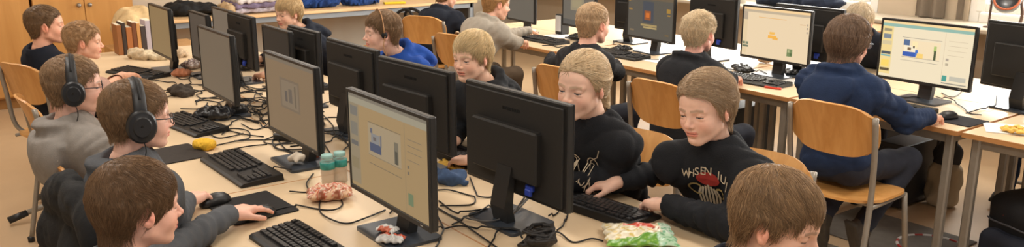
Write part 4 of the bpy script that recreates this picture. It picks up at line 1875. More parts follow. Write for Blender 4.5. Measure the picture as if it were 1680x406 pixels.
def pupils():
    black = fabric('black_jersey', (36, 37, 40))
    navy = fabric('navy_fleece', (38, 52, 80))
    dnavy = fabric('dark_navy_knit', (32, 36, 46))
    grey = fabric('grey_melange', (140, 134, 128))
    beige = fabric('warm_grey_melange', (158, 150, 138))
    char = fabric('charcoal_jersey', (88, 90, 94))
    blue = fabric('royal_blue_fleece', (30, 66, 140))
    pink = fabric('dusty_pink_cotton', (186, 150, 136))
    ash = fabric('ash_black_knit', (40, 40, 42), var=0.35, bump=0.6)
    S = []
    z = 0.768

    def P(key, **k):
        k['key'] = key
        k.setdefault('seed', len(S) * 7 + 3)
        S.append(k)
    P('A', hsz=0.92, label='boy in black polo on the far left by the wardrobes, brown hair', hc=on(76, 42, 1.10), px=302, yaw=-10, byaw=14, pitch=0, lean=-0.07, side=-0.10,
      hair=hs('crop', (112, 86, 60), top=0.015), top=dict(name='polo_shirt', mat=dnavy, collar='polo'), skin=(226, 168, 140))
    P('B', hsz=0.84, label='boy with curly light hair in a short-sleeved top reaching for a mouse', hc=on(138, 68, 1.06), px=330, yaw=-14, byaw=2, pitch=4, lean=0.06,
      hair=hs('short', (170, 134, 96), mess=2.5, jit=0.5, lift=0.010, wav=0.6), top=dict(name='t_shirt', mat=pink), short=True, skin=(230, 176, 148),
      handR=hand(on(200, 124, 0.775), on(244, 119, 0.76), 'mouse', pitch=5, scale=1.0))
    P('C', hsz=0.93, label='boy in light grey hoodie with black headphones and glasses', hc=on(124, 142, 1.06), px=445, yaw=-8, byaw=4, pitch=2, lean=-0.10, chx=0.05,
      hair=hs('short', (140, 112, 84), top=0.020, side=0.008), top=dict(name='hoodie', mat=grey, hood=1.3, fat=0.008), skin=(232, 184, 164))
    P('D', hsz=0.87, label='boy in charcoal hoodie with black headphones moving a mouse', hc=on(228, 192, 1.115), px=600, yaw=-2, byaw=6, pitch=4, lean=-0.06, chx=0.05,
      hair=hs('short', (130, 102, 74), top=0.018, side=0.010, nape=0.004, n=5500, rad=0.00065), top=dict(name='hoodie', mat=char, hood=0.85, fat=0.006), skin=(232, 184, 164),
      handR=hand(on(303, 328, 0.775), on(358, 314, 0.75), 'mouse', pitch=6, scale=0.98))
    P('E', hsz=0.88, label='brown-haired boy front left with his hand on a black mouse pad', hc=on(228, 338, 1.055), px=750, yaw=6, byaw=10, pitch=6, lean=0.03,
      hair=hs('fringe', (108, 82, 58), top=0.016, side=0.010, len=0.07, sidelen=0.75, n=6500, fwd=0.9, sweep=0.1, rad=0.00062),
      top=dict(name='sweater', mat=char, fat=0.004), skin=(232, 180, 158),
      handL=hand(on(377, 350, 0.772), on(440, 338, 0.75), 'flat', pitch=6, scale=1.0))
    P('F', hsz=0.86, label='blond boy far back behind the two small dark monitors', hc=on(473, 22, 1.09), px=262, yaw=196, byaw=188, pitch=6, lean=0.36,
      hair=hs('fringe', (198, 168, 124), line='short'), top=dict(name='hoodie', mat=dnavy, hood=0.8), skin=(232, 182, 154),
      handR=hand(on(428, 97, 0.775), on(385, 92, 0.77), 'curl', pitch=0), handL=hand(on(436, 122, 0.77), on(400, 122, 0.75)))
    P('G', hsz=0.86, label='brown-haired boy in bright blue hoodie, wire over his head', hc=on(626, 53, 1.13), px=348, yaw=168, byaw=184, pitch=2, lean=0.36,
      hair=hs('fringe', (132, 104, 76), line='short', side=0.009, top=0.018, len=0.05, sidelen=0.6), top=dict(name='hoodie', mat=blue, hood=1.0, fat=0.006), skin=(236, 190, 168))
    P('H', hsz=0.88, label='fair blond boy in black hoodie with gold print between two monitors', hc=on(774, 93, 1.12), px=425, yaw=196, byaw=190, pitch=5, lean=0.22,
      hair=hs('fringe', (210, 182, 136), tips=(236, 216, 176), top=0.016, side=0.010, temple=3.0, len=0.06, sweep=-0.3, n=3400),
      top=dict(name='hoodie', mat=black, hood=0.8), skin=(238, 192, 166),
      handL=hand(on(772, 262, 0.765), on(740, 262, 0.75)), handR=hand(on(748, 232, 0.765), on(720, 236, 0.75)))
    P('I', label='girl with fair hair in a low ponytail and black printed sweater', hc=on(955, 140, 1.11), px=500, yaw=196, byaw=194, pitch=6, roll=-3, lean=0.22, chx=-0.06, chl=-0.10, size=0.95,
      hair=hs('tail', (202, 174, 136), tips=(234, 214, 180),
              tail=[(np.array((-0.106, 0.0, -0.022)), np.array((-0.128, 0.004, -0.055)), 0.020, 0.024), (np.array((-0.128, 0.004, -0.055)), np.array((-0.120, 0.012, -0.105)), 0.024, 0.022),
                    (np.array((-0.120, 0.012, -0.105)), np.array((-0.100, 0.030, -0.150)), 0.022, 0.009)]),
      top=dict(name='sweater', mat=black, cre=0.010), skin=(240, 196, 172),
      shl=-0.012, shr=-0.012, shf=0.04, handL=hand(on(925, 300, 0.765), on(880, 300, 0.75), el=on(1012, 296, 0.775)), handR=hand(on(905, 262, 0.765), on(860, 268, 0.75)))
    P('J', hsz=0.95, label='boy with side-combed fair hair typing in black sweater with red and white print', hc=on(1157, 178, 1.095), px=570, yaw=186, byaw=194, pitch=9, roll=4, lean=0.18, chx=-0.12, chl=-0.06,
      hair=hs('side', (172, 144, 114), tips=(216, 194, 164), part=-0.022, sx=-0.55, n=6000, rad=0.00065, top=0.021, lift=0.006), top=dict(name='sweater', mat=black, fat=0.006, wr=0.006, cre=0.007), skin=(238, 192, 168),
      handR=hand(on(1014, 299, 0.785), on(966, 312, 0.75), 'type', pitch=12, scale=0.98, el=on(1118, 272, 0.80)), handL=hand(on(1092, 336, 0.782), on(1040, 328, 0.75), 'type', pitch=10, scale=0.98, el=on(1200, 372, 0.775)),
      shl=-0.015, shr=-0.015, shf=0.05)
    P('K', hsz=0.86, label='boy with fair brown hair in front at the end of the desk, turned right', hc=on(1276, 364, 1.08), px=810, yaw=-72, byaw=-60, pitch=14, lean=0.08,
      hair=hs('fringe', (134, 106, 78), tips=(196, 160, 118), line='short', top=0.018, side=0.009, nape=0.003, len=0.062, lift=0.006, n=7000, rad=0.00062, sweep=-0.5),
      top=dict(name='sweater', mat=dnavy), skin=(236, 186, 158))
    P('L', label='pupil in black hoodie sitting far back beside the counter end', hc=on(733, -8, 1.04), px=205, yaw=8, byaw=30, pitch=16, lean=0.12, chx=0.0,
      hair=hs('short', (128, 92, 60), n=1200), top=dict(name='hoodie', mat=dnavy, hood=1.0, fat=0.008), skin=(232, 178, 152),
      handR=hand(on(758, 45, 0.775), on(795, 38, 0.75), 'flat'))
    P('M', label='fair-haired boy in beige-grey hoodie typing at the far desk row', hc=on(815, 6, 1.08), px=232, yaw=-14, byaw=10, pitch=12, lean=0.20, chx=0.07,
      hair=hs('short', (178, 136, 88), n=1600), top=dict(name='hoodie', mat=beige, hood=1.15, fat=0.010), skin=(236, 184, 158),
      tmat=fabric('brown_canvas', (84, 70, 56)),
      handR=hand(on(853, 68, 0.772), on(890, 60, 0.75), 'type', scale=1.0), handL=hand(on(868, 50, 0.772), on(905, 46, 0.75)))
    P('N', label='short-haired blond boy in mottled black top, back turned, hand on desk edge', hc=on(974, 40, 1.09), px=296, yaw=2, byaw=6, pitch=4, lean=0.10, chl=-0.07,
      hair=hs('crop', (190, 158, 122), tips=(222, 198, 164), top=0.013), top=dict(name='sweater', mat=ash, wr=0.008), skin=(238, 184, 160),
      handR=hand(on(1010, 104, 0.785), on(1022, 84, 0.75), 'curl', pitch=-4, out=1.2), handL=hand(on(905, 92, 0.775), on(930, 80, 0.75), 'curl'))
    P('O', hsz=0.90, label='spiky platinum-blond boy in black hoodie, back turned, beside a dark monitor', hc=on(1148, 54, 1.11), px=326, yaw=4, byaw=2, pitch=4, lean=0.06,
      hair=hs('short', (214, 190, 154), tips=(240, 226, 198), top=0.018, side=0.010, lift=0.011, jit=0.35, len=0.045), top=dict(name='hoodie', mat=black, hood=1.0, fat=0.008), skin=(238, 178, 160),
      handR=hand(on(1200, 128, 0.775), on(1235, 124, 0.75)), handL=hand(on(1150, 108, 0.775), on(1190, 104, 0.75)))
    P('Q', label='boy with smooth brown bowl haircut in navy hoodie, back turned, using a mouse', hc=on(1393, 70, 1.12), px=372, yaw=0, byaw=2, pitch=6, lean=0.05, side=0.06, chl=-0.05,
      hair=hs('bowl', (106, 84, 68), tips=(170, 142, 116), whorl=(-0.04, 0.0, 0.12)), top=dict(name='hoodie', mat=navy, cre=0.009, hood=1.15, fat=0.012), skin=(238, 180, 156),
      handR=hand(on(1524, 192, 0.768), on(1560, 184, 0.75), 'mouse', scale=0.98), handL=hand(on(1440, 150, 0.780), on(1475, 146, 0.76)),
      feet=[(0.00, 0.04, 0.33), (0.08, -0.11, 0.30)], knees=[(0.36, 0.09, 0.565), (0.39, -0.13, 0.565)],
      toe=[(0.25, 0.05, -1.0), (0.35, -0.1, -1.0)], lh=0.009)
    P('R', hsz=0.92, label='ash-blond pupil bent low between the two bright screens, only light hair showing', hc=np.array((4.72, 2.83, 1.04)), px=270, yaw=188, byaw=184, pitch=36, lean=0.46, size=0.9,
      hair=hs('fringe', (190, 170, 142), tips=(226, 212, 186), side=0.014, len=0.07), top=dict(name='sweater', mat=dnavy), skin=(236, 190, 166))
    P('S', label='pupil in dark jeans on the window side of the right desk, legs below the top', hc=np.array((5.34, 1.93, 1.12)), px=270, yaw=182, byaw=182, pitch=10, lean=0.14,
      hair=hs('short', (120, 90, 64), n=1200), top=dict(name='sweater', mat=char), skin=(232, 180, 156),
      tmat=fabric('dark_blue_denim', (34, 46, 70)), knees=[(0.40, 0.10, 0.572), (0.40, -0.10, 0.572)], feet=[(0.42, 0.10, 0.10), (0.42, -0.10, 0.10)])
    for k in S:
        if k['key'] in 'BCDEFGHIJK':
            k.setdefault('pz', 0.532)
            k.setdefault('knees', [(0.37, 0.11, 0.525), (0.37, -0.11, 0.525)])
            k.setdefault('feet', [(0.36, 0.09, 0.11), (0.36, -0.09, 0.11)])
    with ThreadPoolExecutor(4) as ex:
        G = list(ex.map(person_geo, S))
    out = {}
    for sp, g in zip(S, G):
        build_person(sp, g)
        out[sp['key']] = (sp, g)
    return out
WORLD = 0.6
WINL = (215, 250)
CEILL = 30

make_camera()
setting()
wardrobe(0.90, 1.73, 'beech wardrobe nearest the counter, with a pair of round lock knobs')
wardrobe(0.05, 0.88, 'beech wardrobe at the left edge behind the boy in black')
counter()
PUP = pupils()

# ---- desks
near = 'cream-topped desk in the near left block, '
desk('desk', 0.62, 1.268, 1.40, 2.79, near + 'under the nearest monitor')
desk('desk', 1.272, 1.92, 1.40, 2.79, near + 'under the typing boy\'s keyboard')
desk('desk', 0.62, 1.268, 2.795, 4.185, 'cream-topped desk with the yellow sponge and the second beige screen')
desk('desk', 1.272, 1.92, 2.795, 4.185, 'cream-topped desk in front of the pupil in bright blue')
desk('desk', 0.80, 1.398, 4.19, 5.34, 'far cream-topped desk where the curly-haired boy reaches out')
desk('desk', 1.402, 2.02, 4.19, 5.34, 'far cream-topped desk in front of the blond boy at the back')
desk('desk', 0.80, 1.398, 5.345, 6.50, 'farthest left desk, with the upright books on its end')
desk('desk', 1.402, 2.02, 5.345, 6.50, 'farthest desk of the left block, on the counter side')
FX = 3.76
rl = ((0.60, 1.70, 'desk at the right edge with a snack heap and white paper', 'window-side desk behind the snack heap and white paper'),
      (1.72, 2.60, 'desk where the boy in navy moves his mouse', 'window-side desk behind the screen with blue picture'),
      (2.62, 3.30, 'desk under the bright cream screen', 'window-side desk behind the bright cream screen'),
      (3.32, 4.60, 'desk under the dark game screen', 'window-side desk behind the dark game screen'),
      (4.62, 6.20, 'far end desk of the right row under the grey screens', 'far window-side desk behind the grey screens'))
for (y0, y1, lb, lb2) in rl:
    desk('desk', FX, FX + 0.698, y0, y1, lb)
    desk('desk', FX + 0.702, FX + 1.40, y0, y1, lb2)

# ---- chairs: each stands under its pupil
ch = chair_parts('legs')
star = chair_parts('star')
CH = {'C': 'beech chair under the boy in light grey hoodie', 'B': 'beech chair of the curly-haired boy on the left',
      'D': 'beech chair under the boy in charcoal, black jacket on its back', 'E': 'beech chair of the front left boy', 'F': 'beech chair of the blond boy at the back',
      'G': 'beech chair of the pupil in bright blue', 'H': 'beech chair of the boy with gold print', 'I': 'beech chair behind the girl with the ponytail',
      'J': 'beech chair behind the typing boy in printed sweater', 'K': 'beech chair of the boy at the front end', 'L': 'yellow-orange chair at the back, backrest and seat both showing',
      'M': 'beech chair of the boy in beige-grey', 'N': 'beech chair behind the girl, its boy in mottled black', 'O': 'beech chair of the platinum-blond boy',
      'Q': 'beech chair under the boy in navy, full frame and seat showing', 'R': 'beech chair of the half hidden ash-blond pupil', 'S': 'chair of the pupil in jeans by the windows'}
first = True
for k, lb in CH.items():
    sp, g = PUP[k]
    a = math.radians(sp['byaw'])
    p = g['loc'] + g['fw'] * sp.get('chx', 0.035) + g['lt'] * sp.get('chl', 0.0)
    if first:
        ch.location, ch.rotation_euler = tuple(p), (0, 0, a)
        ch['label'] = lb
        o = ch
        first = False
    else:
        o = dup(ch, tuple(p), a, lb)
    tag(o, None, 'chair', 'beech school chairs')
    o.scale = (1, 1, 0.90 if k in 'BCDEFGHIJK' else 1.0)
sp, g = PUP['A']
star.location, star.rotation_euler = tuple(g['loc'] + g['fw'] * 0.035), (0, 0, math.radians(sp['byaw'] + 10))
tag(star, 'swivel chair with black-tipped star foot under the boy in black polo', 'chair', 'beech school chairs')
star.name = 'swivel_chair'

# ---- monitors
BEI = (156, 130, 92)
DIM = (132, 110, 84)
lay1 = [(0.0, 0.0, 1.0, 0.035, (120, 112, 98)), (0.0, 0.035, 1.0, 0.065, (150, 142, 122)), (0.0, 0.10, 0.14, 0.86, (138, 124, 100)),
        (0.02, 0.13, 0.10, 0.10, (112, 108, 100)), (0.02, 0.30, 0.10, 0.14, (118, 112, 100)), (0.02, 0.50, 0.10, 0.05, (96, 94, 90)), (0.02, 0.68, 0.10, 0.12, (130, 116, 88)),
        (0.27, 0.23, 0.42, 0.006, (104, 96, 82)), (0.27, 0.24, 0.42, 0.33, (156, 138, 110)), (0.27, 0.66, 0.42, 0.006, (104, 96, 82)), (0.27, 0.57, 0.42, 0.006, (120, 110, 94)),
        (0.29, 0.44, 0.15, 0.09, (70, 78, 100)), (0.31, 0.34, 0.11, 0.10, (128, 126, 124)), (0.30, 0.29, 0.03, 0.05, (90, 92, 104)), (0.34, 0.37, 0.04, 0.04, (100, 92, 88)),
        (0.43, 0.33, 0.02, 0.12, (104, 104, 110)), (0.61, 0.33, 0.05, 0.22, (110, 102, 86)), (0.62, 0.42, 0.03, 0.13, (72, 70, 60)),
        (0.74, 0.10, 0.004, 0.86, (130, 116, 92)), (0.77, 0.24, 0.17, 0.006, (118, 106, 88)), (0.77, 0.30, 0.17, 0.006, (118, 106, 88)), (0.77, 0.36, 0.17, 0.006, (118, 106, 88)),
        (0.77, 0.44, 0.14, 0.006, (118, 106, 88)), (0.77, 0.50, 0.02, 0.03, (108, 98, 84)), (0.77, 0.56, 0.02, 0.03, (108, 98, 84)), (0.77, 0.77, 0.06, 0.12, (104, 118, 88))]
lay2 = [(0.0, 0.0, 1.0, 0.05, (120, 108, 92)), (0.30, 0.24, 0.40, 0.40, (118, 102, 84)), (0.33, 0.27, 0.34, 0.34, (130, 114, 94)), (0.40, 0.40, 0.05, 0.14, (92, 84, 78)),
        (0.48, 0.36, 0.07, 0.18, (102, 92, 82)), (0.60, 0.30, 0.03, 0.28, (104, 92, 76))]
L1 = monitor((1.09, 2.10, 0.72), PI, 'nearest beige-lit monitor with a picture window open on screen', layout=lay1, bg=BEI, glow=0.95)
L2 = monitor((1.15, 3.00, 0.72), PI, 'second beige-lit monitor beside the two little bottles', layout=lay2, bg=DIM, glow=0.85)
L3 = monitor((1.175, 4.01, 0.72), PI, 'third monitor in the left row, dull empty brown screen', bg=(116, 102, 84), glow=0.75)
L4 = monitor((1.275, 5.47, 0.72), PI, 'far left monitor with plain tan screen near the wardrobes', w=0.49, h=0.32, bg=(146, 120, 82), glow=0.8)
L5 = monitor((1.415, 5.13, 0.72), PI, 'brown-screened monitor just right of the far tan one', w=0.36, h=0.30, bg=(96, 84, 72), glow=0.7)
L6 = monitor((1.60, 5.27, 0.72), PI, 'small far monitor whose pale screen top peeps above the third', w=0.37, h=0.30, bg=(128, 114, 98), glow=0.7)
R1 = monitor((1.475, 1.995, 0.72), math.radians(2), 'large black monitor back nearest the camera, blue plug and square foot', w=0.51, h=0.33, bg=(150, 150, 150), glow=0.5)
R2 = monitor((1.515, 2.695, 0.72), math.radians(4), 'black monitor back just right behind the nearest beige screen', w=0.49, h=0.315, bg=(150, 150, 150), glow=0.5)
R3 = monitor((1.55, 3.31, 0.72), 0, 'black monitor back in front of the pupil in bright blue', w=0.49, h=0.315, bg=(150, 150, 150), glow=0.5)
R4 = monitor((1.60, 3.97, 0.72), 0, 'smaller black monitor back right below the far blond boy', w=0.37, h=0.31, bg=(150, 150, 150), glow=0.5)
R5 = monitor((1.50, 4.07, 0.72), PI, 'dark-screened monitor back to back with the smaller one, left below the far blond boy', w=0.37, h=0.31, bg=(48, 42, 36), glow=0.6)
R6 = monitor((1.56, 4.80, 0.72), 0, 'far black monitor back beside the dark sleeve', w=0.42, h=0.31, bg=(150, 150, 150), glow=0.5)
CRM = (226, 202, 166)
lay7 = [(0.0, 0.0, 1.0, 0.045, (238, 206, 150)), (0.0, 0.045, 1.0, 0.055, (142, 178, 164)), (0.0, 0.10, 0.13, 0.85, (232, 206, 140)), (0.02, 0.14, 0.09, 0.05, (150, 140, 110)),
        (0.02, 0.24, 0.09, 0.08, (120, 130, 140)), (0.01, 0.36, 0.11, 0.07, (206, 190, 150)), (0.01, 0.55, 0.11, 0.05, (70, 80, 90)), (0.01, 0.61, 0.11, 0.03, (120, 170, 170)),
        (0.02, 0.70, 0.09, 0.12, (240, 206, 100)), (0.01, 0.85, 0.11, 0.05, (90, 76, 50)),
        (0.24, 0.26, 0.44, 0.008, (150, 140, 126)), (0.25, 0.30, 0.42, 0.30, (236, 214, 176)), (0.25, 0.60, 0.42, 0.008, (150, 140, 126)), (0.24, 0.66, 0.42, 0.008, (170, 158, 140)),
        (0.26, 0.30, 0.07, 0.10, (80, 104, 140)), (0.27, 0.40, 0.13, 0.12, (240, 226, 196)), (0.36, 0.32, 0.06, 0.10, (244, 222, 170)), (0.31, 0.43, 0.04, 0.05, (120, 96, 70)), (0.37, 0.40, 0.02, 0.04, (90, 80, 70)),
        (0.26, 0.51, 0.15, 0.08, (44, 86, 168)), (0.40, 0.46, 0.03, 0.10, (60, 110, 190)), (0.42, 0.52, 0.07, 0.08, (240, 200, 110)), (0.60, 0.36, 0.03, 0.10, (170, 190, 110)), (0.605, 0.44, 0.025, 0.16, (70, 80, 50)),
        (0.71, 0.12, 0.004, 0.83, (210, 190, 160)), (0.75, 0.24, 0.20, 0.006, (200, 180, 150)), (0.75, 0.32, 0.20, 0.006, (200, 180, 150)), (0.75, 0.40, 0.20, 0.006, (200, 180, 150)), (0.75, 0.48, 0.17, 0.006, (200, 180, 150)),
        (0.74, 0.54, 0.03, 0.04, (170, 156, 140)), (0.74, 0.62, 0.03, 0.04, (180, 166, 140)), (0.72, 0.83, 0.05, 0.10, (72, 150, 136)), (0.80, 0.83, 0.17, 0.08, (190, 184, 166)), (0.72, 0.95, 0.26, 0.02, (150, 144, 130))]
lay5 = [(0.0, 0.0, 1.0, 0.05, (236, 200, 148)), (0.0, 0.05, 1.0, 0.05, (186, 168, 142)), (0.0, 0.10, 0.07, 0.86, (220, 196, 156)), (0.0, 0.10, 0.07, 0.16, (176, 158, 136)), (0.24, 0.18, 0.42, 0.014, (224, 178, 120)),
        (0.42, 0.46, 0.08, 0.05, (232, 178, 84)), (0.40, 0.53, 0.13, 0.06, (236, 172, 70)), (0.47, 0.56, 0.08, 0.05, (230, 170, 74)), (0.86, 0.24, 0.08, 0.012, (206, 166, 124)), (0.96, 0.22, 0.015, 0.04, (160, 144, 126)),
        (0.96, 0.29, 0.015, 0.04, (160, 144, 126)), (0.96, 0.37, 0.015, 0.04, (160, 144, 126)), (0.01, 0.72, 0.04, 0.05, (110, 120, 96)), (0.06, 0.72, 0.04, 0.05, (120, 128, 104)),
        (0.01, 0.79, 0.09, 0.04, (104, 114, 92)), (0.70, 0.75, 0.08, 0.15, (116, 132, 86)), (0.71, 0.77, 0.03, 0.05, (176, 176, 130)), (0.745, 0.83, 0.03, 0.05, (80, 100, 60))]
lay3 = [(0.0, 0.0, 1.0, 0.10, (104, 90, 70)), (0.0, 0.12, 0.06, 0.05, (150, 116, 60)), (0.02, 0.34, 0.08, 0.04, (150, 116, 60)), (0.34, 0.14, 0.24, 0.50, (64, 70, 80)), (0.38, 0.36, 0.14, 0.22, (150, 80, 36)), (0.41, 0.41, 0.08, 0.11, (210, 110, 40)),
        (0.30, 0.68, 0.36, 0.05, (170, 146, 96)), (0.36, 0.74, 0.30, 0.04, (180, 156, 104)), (0.86, 0.26, 0.08, 0.10, (168, 128, 50)), (0.88, 0.40, 0.06, 0.03, (168, 128, 50)), (0.05, 0.84, 0.10, 0.04, (128, 110, 84)), (0.84, 0.86, 0.08, 0.04, (110, 90, 60))]
lay2b = [(0.25, 0.05, 0.42, 0.55, (150, 138, 112)), (0.0, 0.0, 1.0, 0.04, (90, 86, 78)), (0.30, 0.12, 0.30, 0.40, (160, 146, 114)), (0.0, 0.86, 1.0, 0.14, (84, 82, 78))]
M5 = monitor((4.225, 3.065, 0.72), PI - math.radians(2), 'bright cream-screened monitor left of the boy in navy', layout=lay5, bg=CRM, glow=1.05)
M7 = monitor((4.245, 2.155, 0.72), PI - math.radians(2), 'bright monitor with a blue and yellow picture, right of the boy in navy', layout=lay7, bg=(232, 216, 184), glow=1.05)
M3 = monitor((4.28, 4.165, 0.72), PI - math.radians(5), 'monitor with dark grey game screen and orange picture', layout=lay3, bg=(86, 82, 74), glow=0.9)
M2 = monitor((4.32, 4.99, 0.72), PI - math.radians(8), 'grey-screened monitor with a lighter panel, left of the short-haired blond boy', w=0.48, layout=lay2b, bg=(108, 102, 92), glow=0.9)
M1 = monitor((4.20, 5.60, 0.72), PI - math.radians(8), 'farthest grey-screened monitor in the right row', w=0.48, bg=(100, 94, 84), glow=0.9)
M4 = monitor((4.42, 3.72, 0.72), math.radians(-4), 'black monitor back right behind the platinum-blond boy', w=0.44, h=0.34, bg=(150, 150, 150), glow=0.5)
M6 = monitor((4.45, 3.00, 0.72), math.radians(-4), 'black monitor back half hidden behind the bright cream screen', w=0.50, h=0.33, bg=(150, 150, 150), glow=0.5)
M8 = monitor((4.47, 1.74, 0.72), math.radians(-12), 'black monitor back at the right edge with a blue plug', w=0.50, h=0.34, bg=(150, 150, 150), glow=0.5)
M9 = monitor((4.55, 4.62, 0.72), 0, 'black monitor edge between the grey screen and the game screen', w=0.40, h=0.32, bg=(150, 150, 150), glow=0.5)

# ---- keyboards
DT = 0.7205
keyboard((0.945, 3.045, DT), math.radians(-88), 'black keyboard on bare desk beside the yellow sponge, all keys showing')
keyboard((1.745, 1.935, DT), math.radians(97), 'black keyboard under the typing boy\'s hands')
keyboard((0.83, 2.12, DT), math.radians(-86), 'black keyboard cut by the bottom edge near the front left boy')
far = [((0.985, 3.87), -80, 'dark keyboard behind the head of the boy in charcoal'), ((1.10, 5.42), -70, 'black keyboard by the curly-haired boy\'s hand'),
       ((1.72, 2.62), 92, 'black keyboard half seen between the monitor backs by the yellow cloth'), ((1.82, 4.50), 88, 'black keyboard in front of the far blond boy'),
       ((3.98, 2.18), -92, 'black keyboard below the blue and yellow picture'), ((3.97, 3.02), -88, 'black keyboard below the cream screen with orange mark'),
       ((4.00, 4.18), -88, 'black keyboard under the dark game screen'), ((4.02, 5.06), -90, 'black keyboard under the grey screen with lighter panel'),
       ((4.04, 5.72), -90, 'black keyboard at the beige-grey boy\'s hands')]
for (x, y), a, lb in far:
    keyboard((x, y, DT), math.radians(a), lb, keys=False)

# ---- mouse pads and mice
mouse_pad((0.83, 2.60, DT), math.radians(94), 'charcoal mouse pad under the hand of the front left boy', w=0.26, d=0.22)
mouse_pad((0.80, 3.42, DT), math.radians(96), 'dark brownish mouse pad in front of the boy in charcoal', w=0.25, d=0.20, col=(52, 46, 42))
mouse_pad((3.97, 1.83, DT), math.radians(88), 'dark mouse pad at the boy in navy\'s hand', w=0.22, d=0.19, col=(40, 40, 44))
p = on(352, 322, 0.75)
mouse((p[0], p[1], DT + 0.002), math.radians(20), 'black mouse under the hand of the boy in charcoal')
p = on(426, 344, 0.75)
mouse((p[0], p[1], DT + 0.004), math.radians(20), 'black mouse under the front left boy\'s fingers')
p = on(1556, 186, 0.75)
mouse((p[0], p[1], DT + 0.004), math.radians(-10), 'black mouse under the hand of the boy in navy')
p = on(238, 122, 0.75)
mouse((p[0], p[1], DT), math.radians(-5), 'dark mouse under the curly-haired boy\'s fingers')

# ---- computer cases on the floor
for (x, y, a, lb) in ((4.72, 2.42, PI, 'black computer case on the floor behind the cream tote bag'), (4.70, 2.88, PI, 'black computer case under the bright cream screen'),
                      (4.70, 3.62, PI, 'black computer case on the floor under the dark monitor back'), (4.70, 4.25, PI, 'black computer case on the floor under the dark game screen'),
                      (4.74, 1.16, PI, 'black computer case on the floor behind the backpack')):
    tower((x, y, 0.0), a, lb)
# ------------------------------------------------------------------ headsets and glasses
headphones(PUP['C'][1], 'black headphones on the boy in light grey hoodie', 1.15)
headphones(PUP['D'][1], 'black headphones on the boy in charcoal hoodie', 1.25)
glasses(PUP['C'][1], 'dark-framed glasses on the boy in light grey hoodie')
glasses(PUP['D'][1], 'dark-framed glasses on the boy in charcoal hoodie')
glasses(PUP['Q'][1], 'thin glasses on the boy with the bowl haircut', (120, 130, 150), 0.0012)


def thin_headset(g):
    o = head_thing('headset', g, 'thin headset wire over the head of the boy in blue', 'headset')
    b = MB()
    b.tube([(0.012, 0.098 * math.cos(a), 0.018 + 0.112 * math.sin(a)) for a in np.linspace(-0.1, PI + 0.1, 25)], 0.003, 8)
    b.build('headband', mat('tan_wire', (176, 128, 84), rough=0.4), o, True)
    for s in (-1, 1):
        b = MB()
        b.lathe([(0.004, 0.012), (0.016, 0.010), (0.018, 0.004), (0.014, 0.0)], 16, rotx(-s * PI / 2), (0.008, s * 0.084, -0.006))
        b.build('ear_pad', mat('headphone_pad', (18, 18, 19)), o, True)
    b = MB()
    b.tube(spline([(0.008, 0.096, -0.01), (0.02, 0.10, -0.06), (0.01, 0.10, -0.12), (0.03, 0.09, -0.20)]), 0.002, 6)
    b.build('wire', mat('tan_wire', (176, 128, 84)), o, True)


thin_headset(PUP['G'][1])

# ------------------------------------------------------------------ prints on the sweaters
CREAM = mat('print_cream', (206, 188, 160), rough=0.8)
GOLD = mat('print_gold', (176, 152, 96), rough=0.7)
REDP = mat('print_red', (150, 44, 36), rough=0.8)


def chest(key, du, dl, df=0.25):
    """frame on the front of a garment: du up from the neck, dl to the wearer's left"""
    sp, g = PUP[key]
    u = g['Rt'][:, 2]
    f = g['Rt'][:, 0]
    l = g['Rt'][:, 1]
    o = g['NB'] - u * du + l * dl - g['loc']
    return g['top_ob'], g['root'], o, l, u, f


ob, rt, o, l, u, f = chest('J', 0.026, 0.018)
polys = []
for i, chx in enumerate('WHSEN IUI'):
    if chx == ' ':
        continue
    t = (i - 4) / 4.0
    polys += [[(x + t * 0.072, y - 0.020 * t * t) for x, y in tri] for tri in text_polys(chx, 0.034)]
print_on(ob, rt, 'chest_lettering', polys, o, l, u, CREAM, off=0.006)
ob, rt, o, l, u, f = chest('J', 0.066, 0.018)
print_on(ob, rt, 'chest_emblem_red', disc(0, 0.026, 0.040, 0.022), o, l, u, REDP, off=0.005)
wh = []
for k in range(7):
    x = -0.034 + 0.068 * k / 6
    wh += stroke([(x * 0.8, 0.006 - 0.016 * abs(k - 3) / 3), (x * 1.05, -0.03), (x * 0.9, -0.078)], 0.0072)
print_on(ob, rt, 'chest_emblem_white', wh, o, l, u, CREAM, off=0.0065)
for s in (-1, 1):
    sw = stroke([(s * (0.046 + 0.024 * math.cos(a)), -0.018 + 0.020 * math.sin(a)) for a in np.linspace(-2.4, 2.6, 14)], 0.0065)
    print_on(ob, rt, 'chest_emblem_scroll', sw, o, l, u, GOLD, off=0.006)
ob, rt, o, l, u, f = chest('I', 0.115, 0.0)
rg = random.Random(4)
st = []
for s in (-1, 1):
    st += stroke([(s * 0.012, -0.02), (s * 0.030, 0.03), (s * 0.062, 0.052), (s * 0.080, 0.088)], 0.0035)
    st += stroke([(s * (0.034 + 0.020 * math.cos(a)), 0.012 + 0.032 * math.sin(a)) for a in np.linspace(0, 5.6, 14)], 0.004)
    st += stroke([(s * (0.030 + 0.010 * math.cos(a)), 0.004 + 0.016 * math.sin(a)) for a in np.linspace(0, 5.6, 12)], 0.003)
for k in range(60):
    x, y = rg.uniform(-0.06, 0.06), rg.uniform(-0.085, -0.010)
    st += stroke([(x, y), (x + rg.uniform(-.006, .006), y + rg.uniform(.006, .014))], 0.003)
for k in range(9):
    st += stroke([(-0.058 + k * 0.0135, -0.095), (-0.052 + k * 0.0135, -0.083)], 0.006)
print_on(ob, rt, 'chest_print', st, o, l, u, CREAM, off=0.005, reach=0.185)
ob, rt, o, l, u, f = chest('H', 0.085, -0.02)
st = disc(0.0, 0.0, 0.026, 0.026) + disc(0.028, 0.040, 0.010, 0.030) + disc(0.026, -0.028, 0.022, 0.012) + disc(-0.022, 0.010, 0.012, 0.022)
print_on(ob, rt, 'chest_print', st, o, l, u, GOLD, off=0.005)

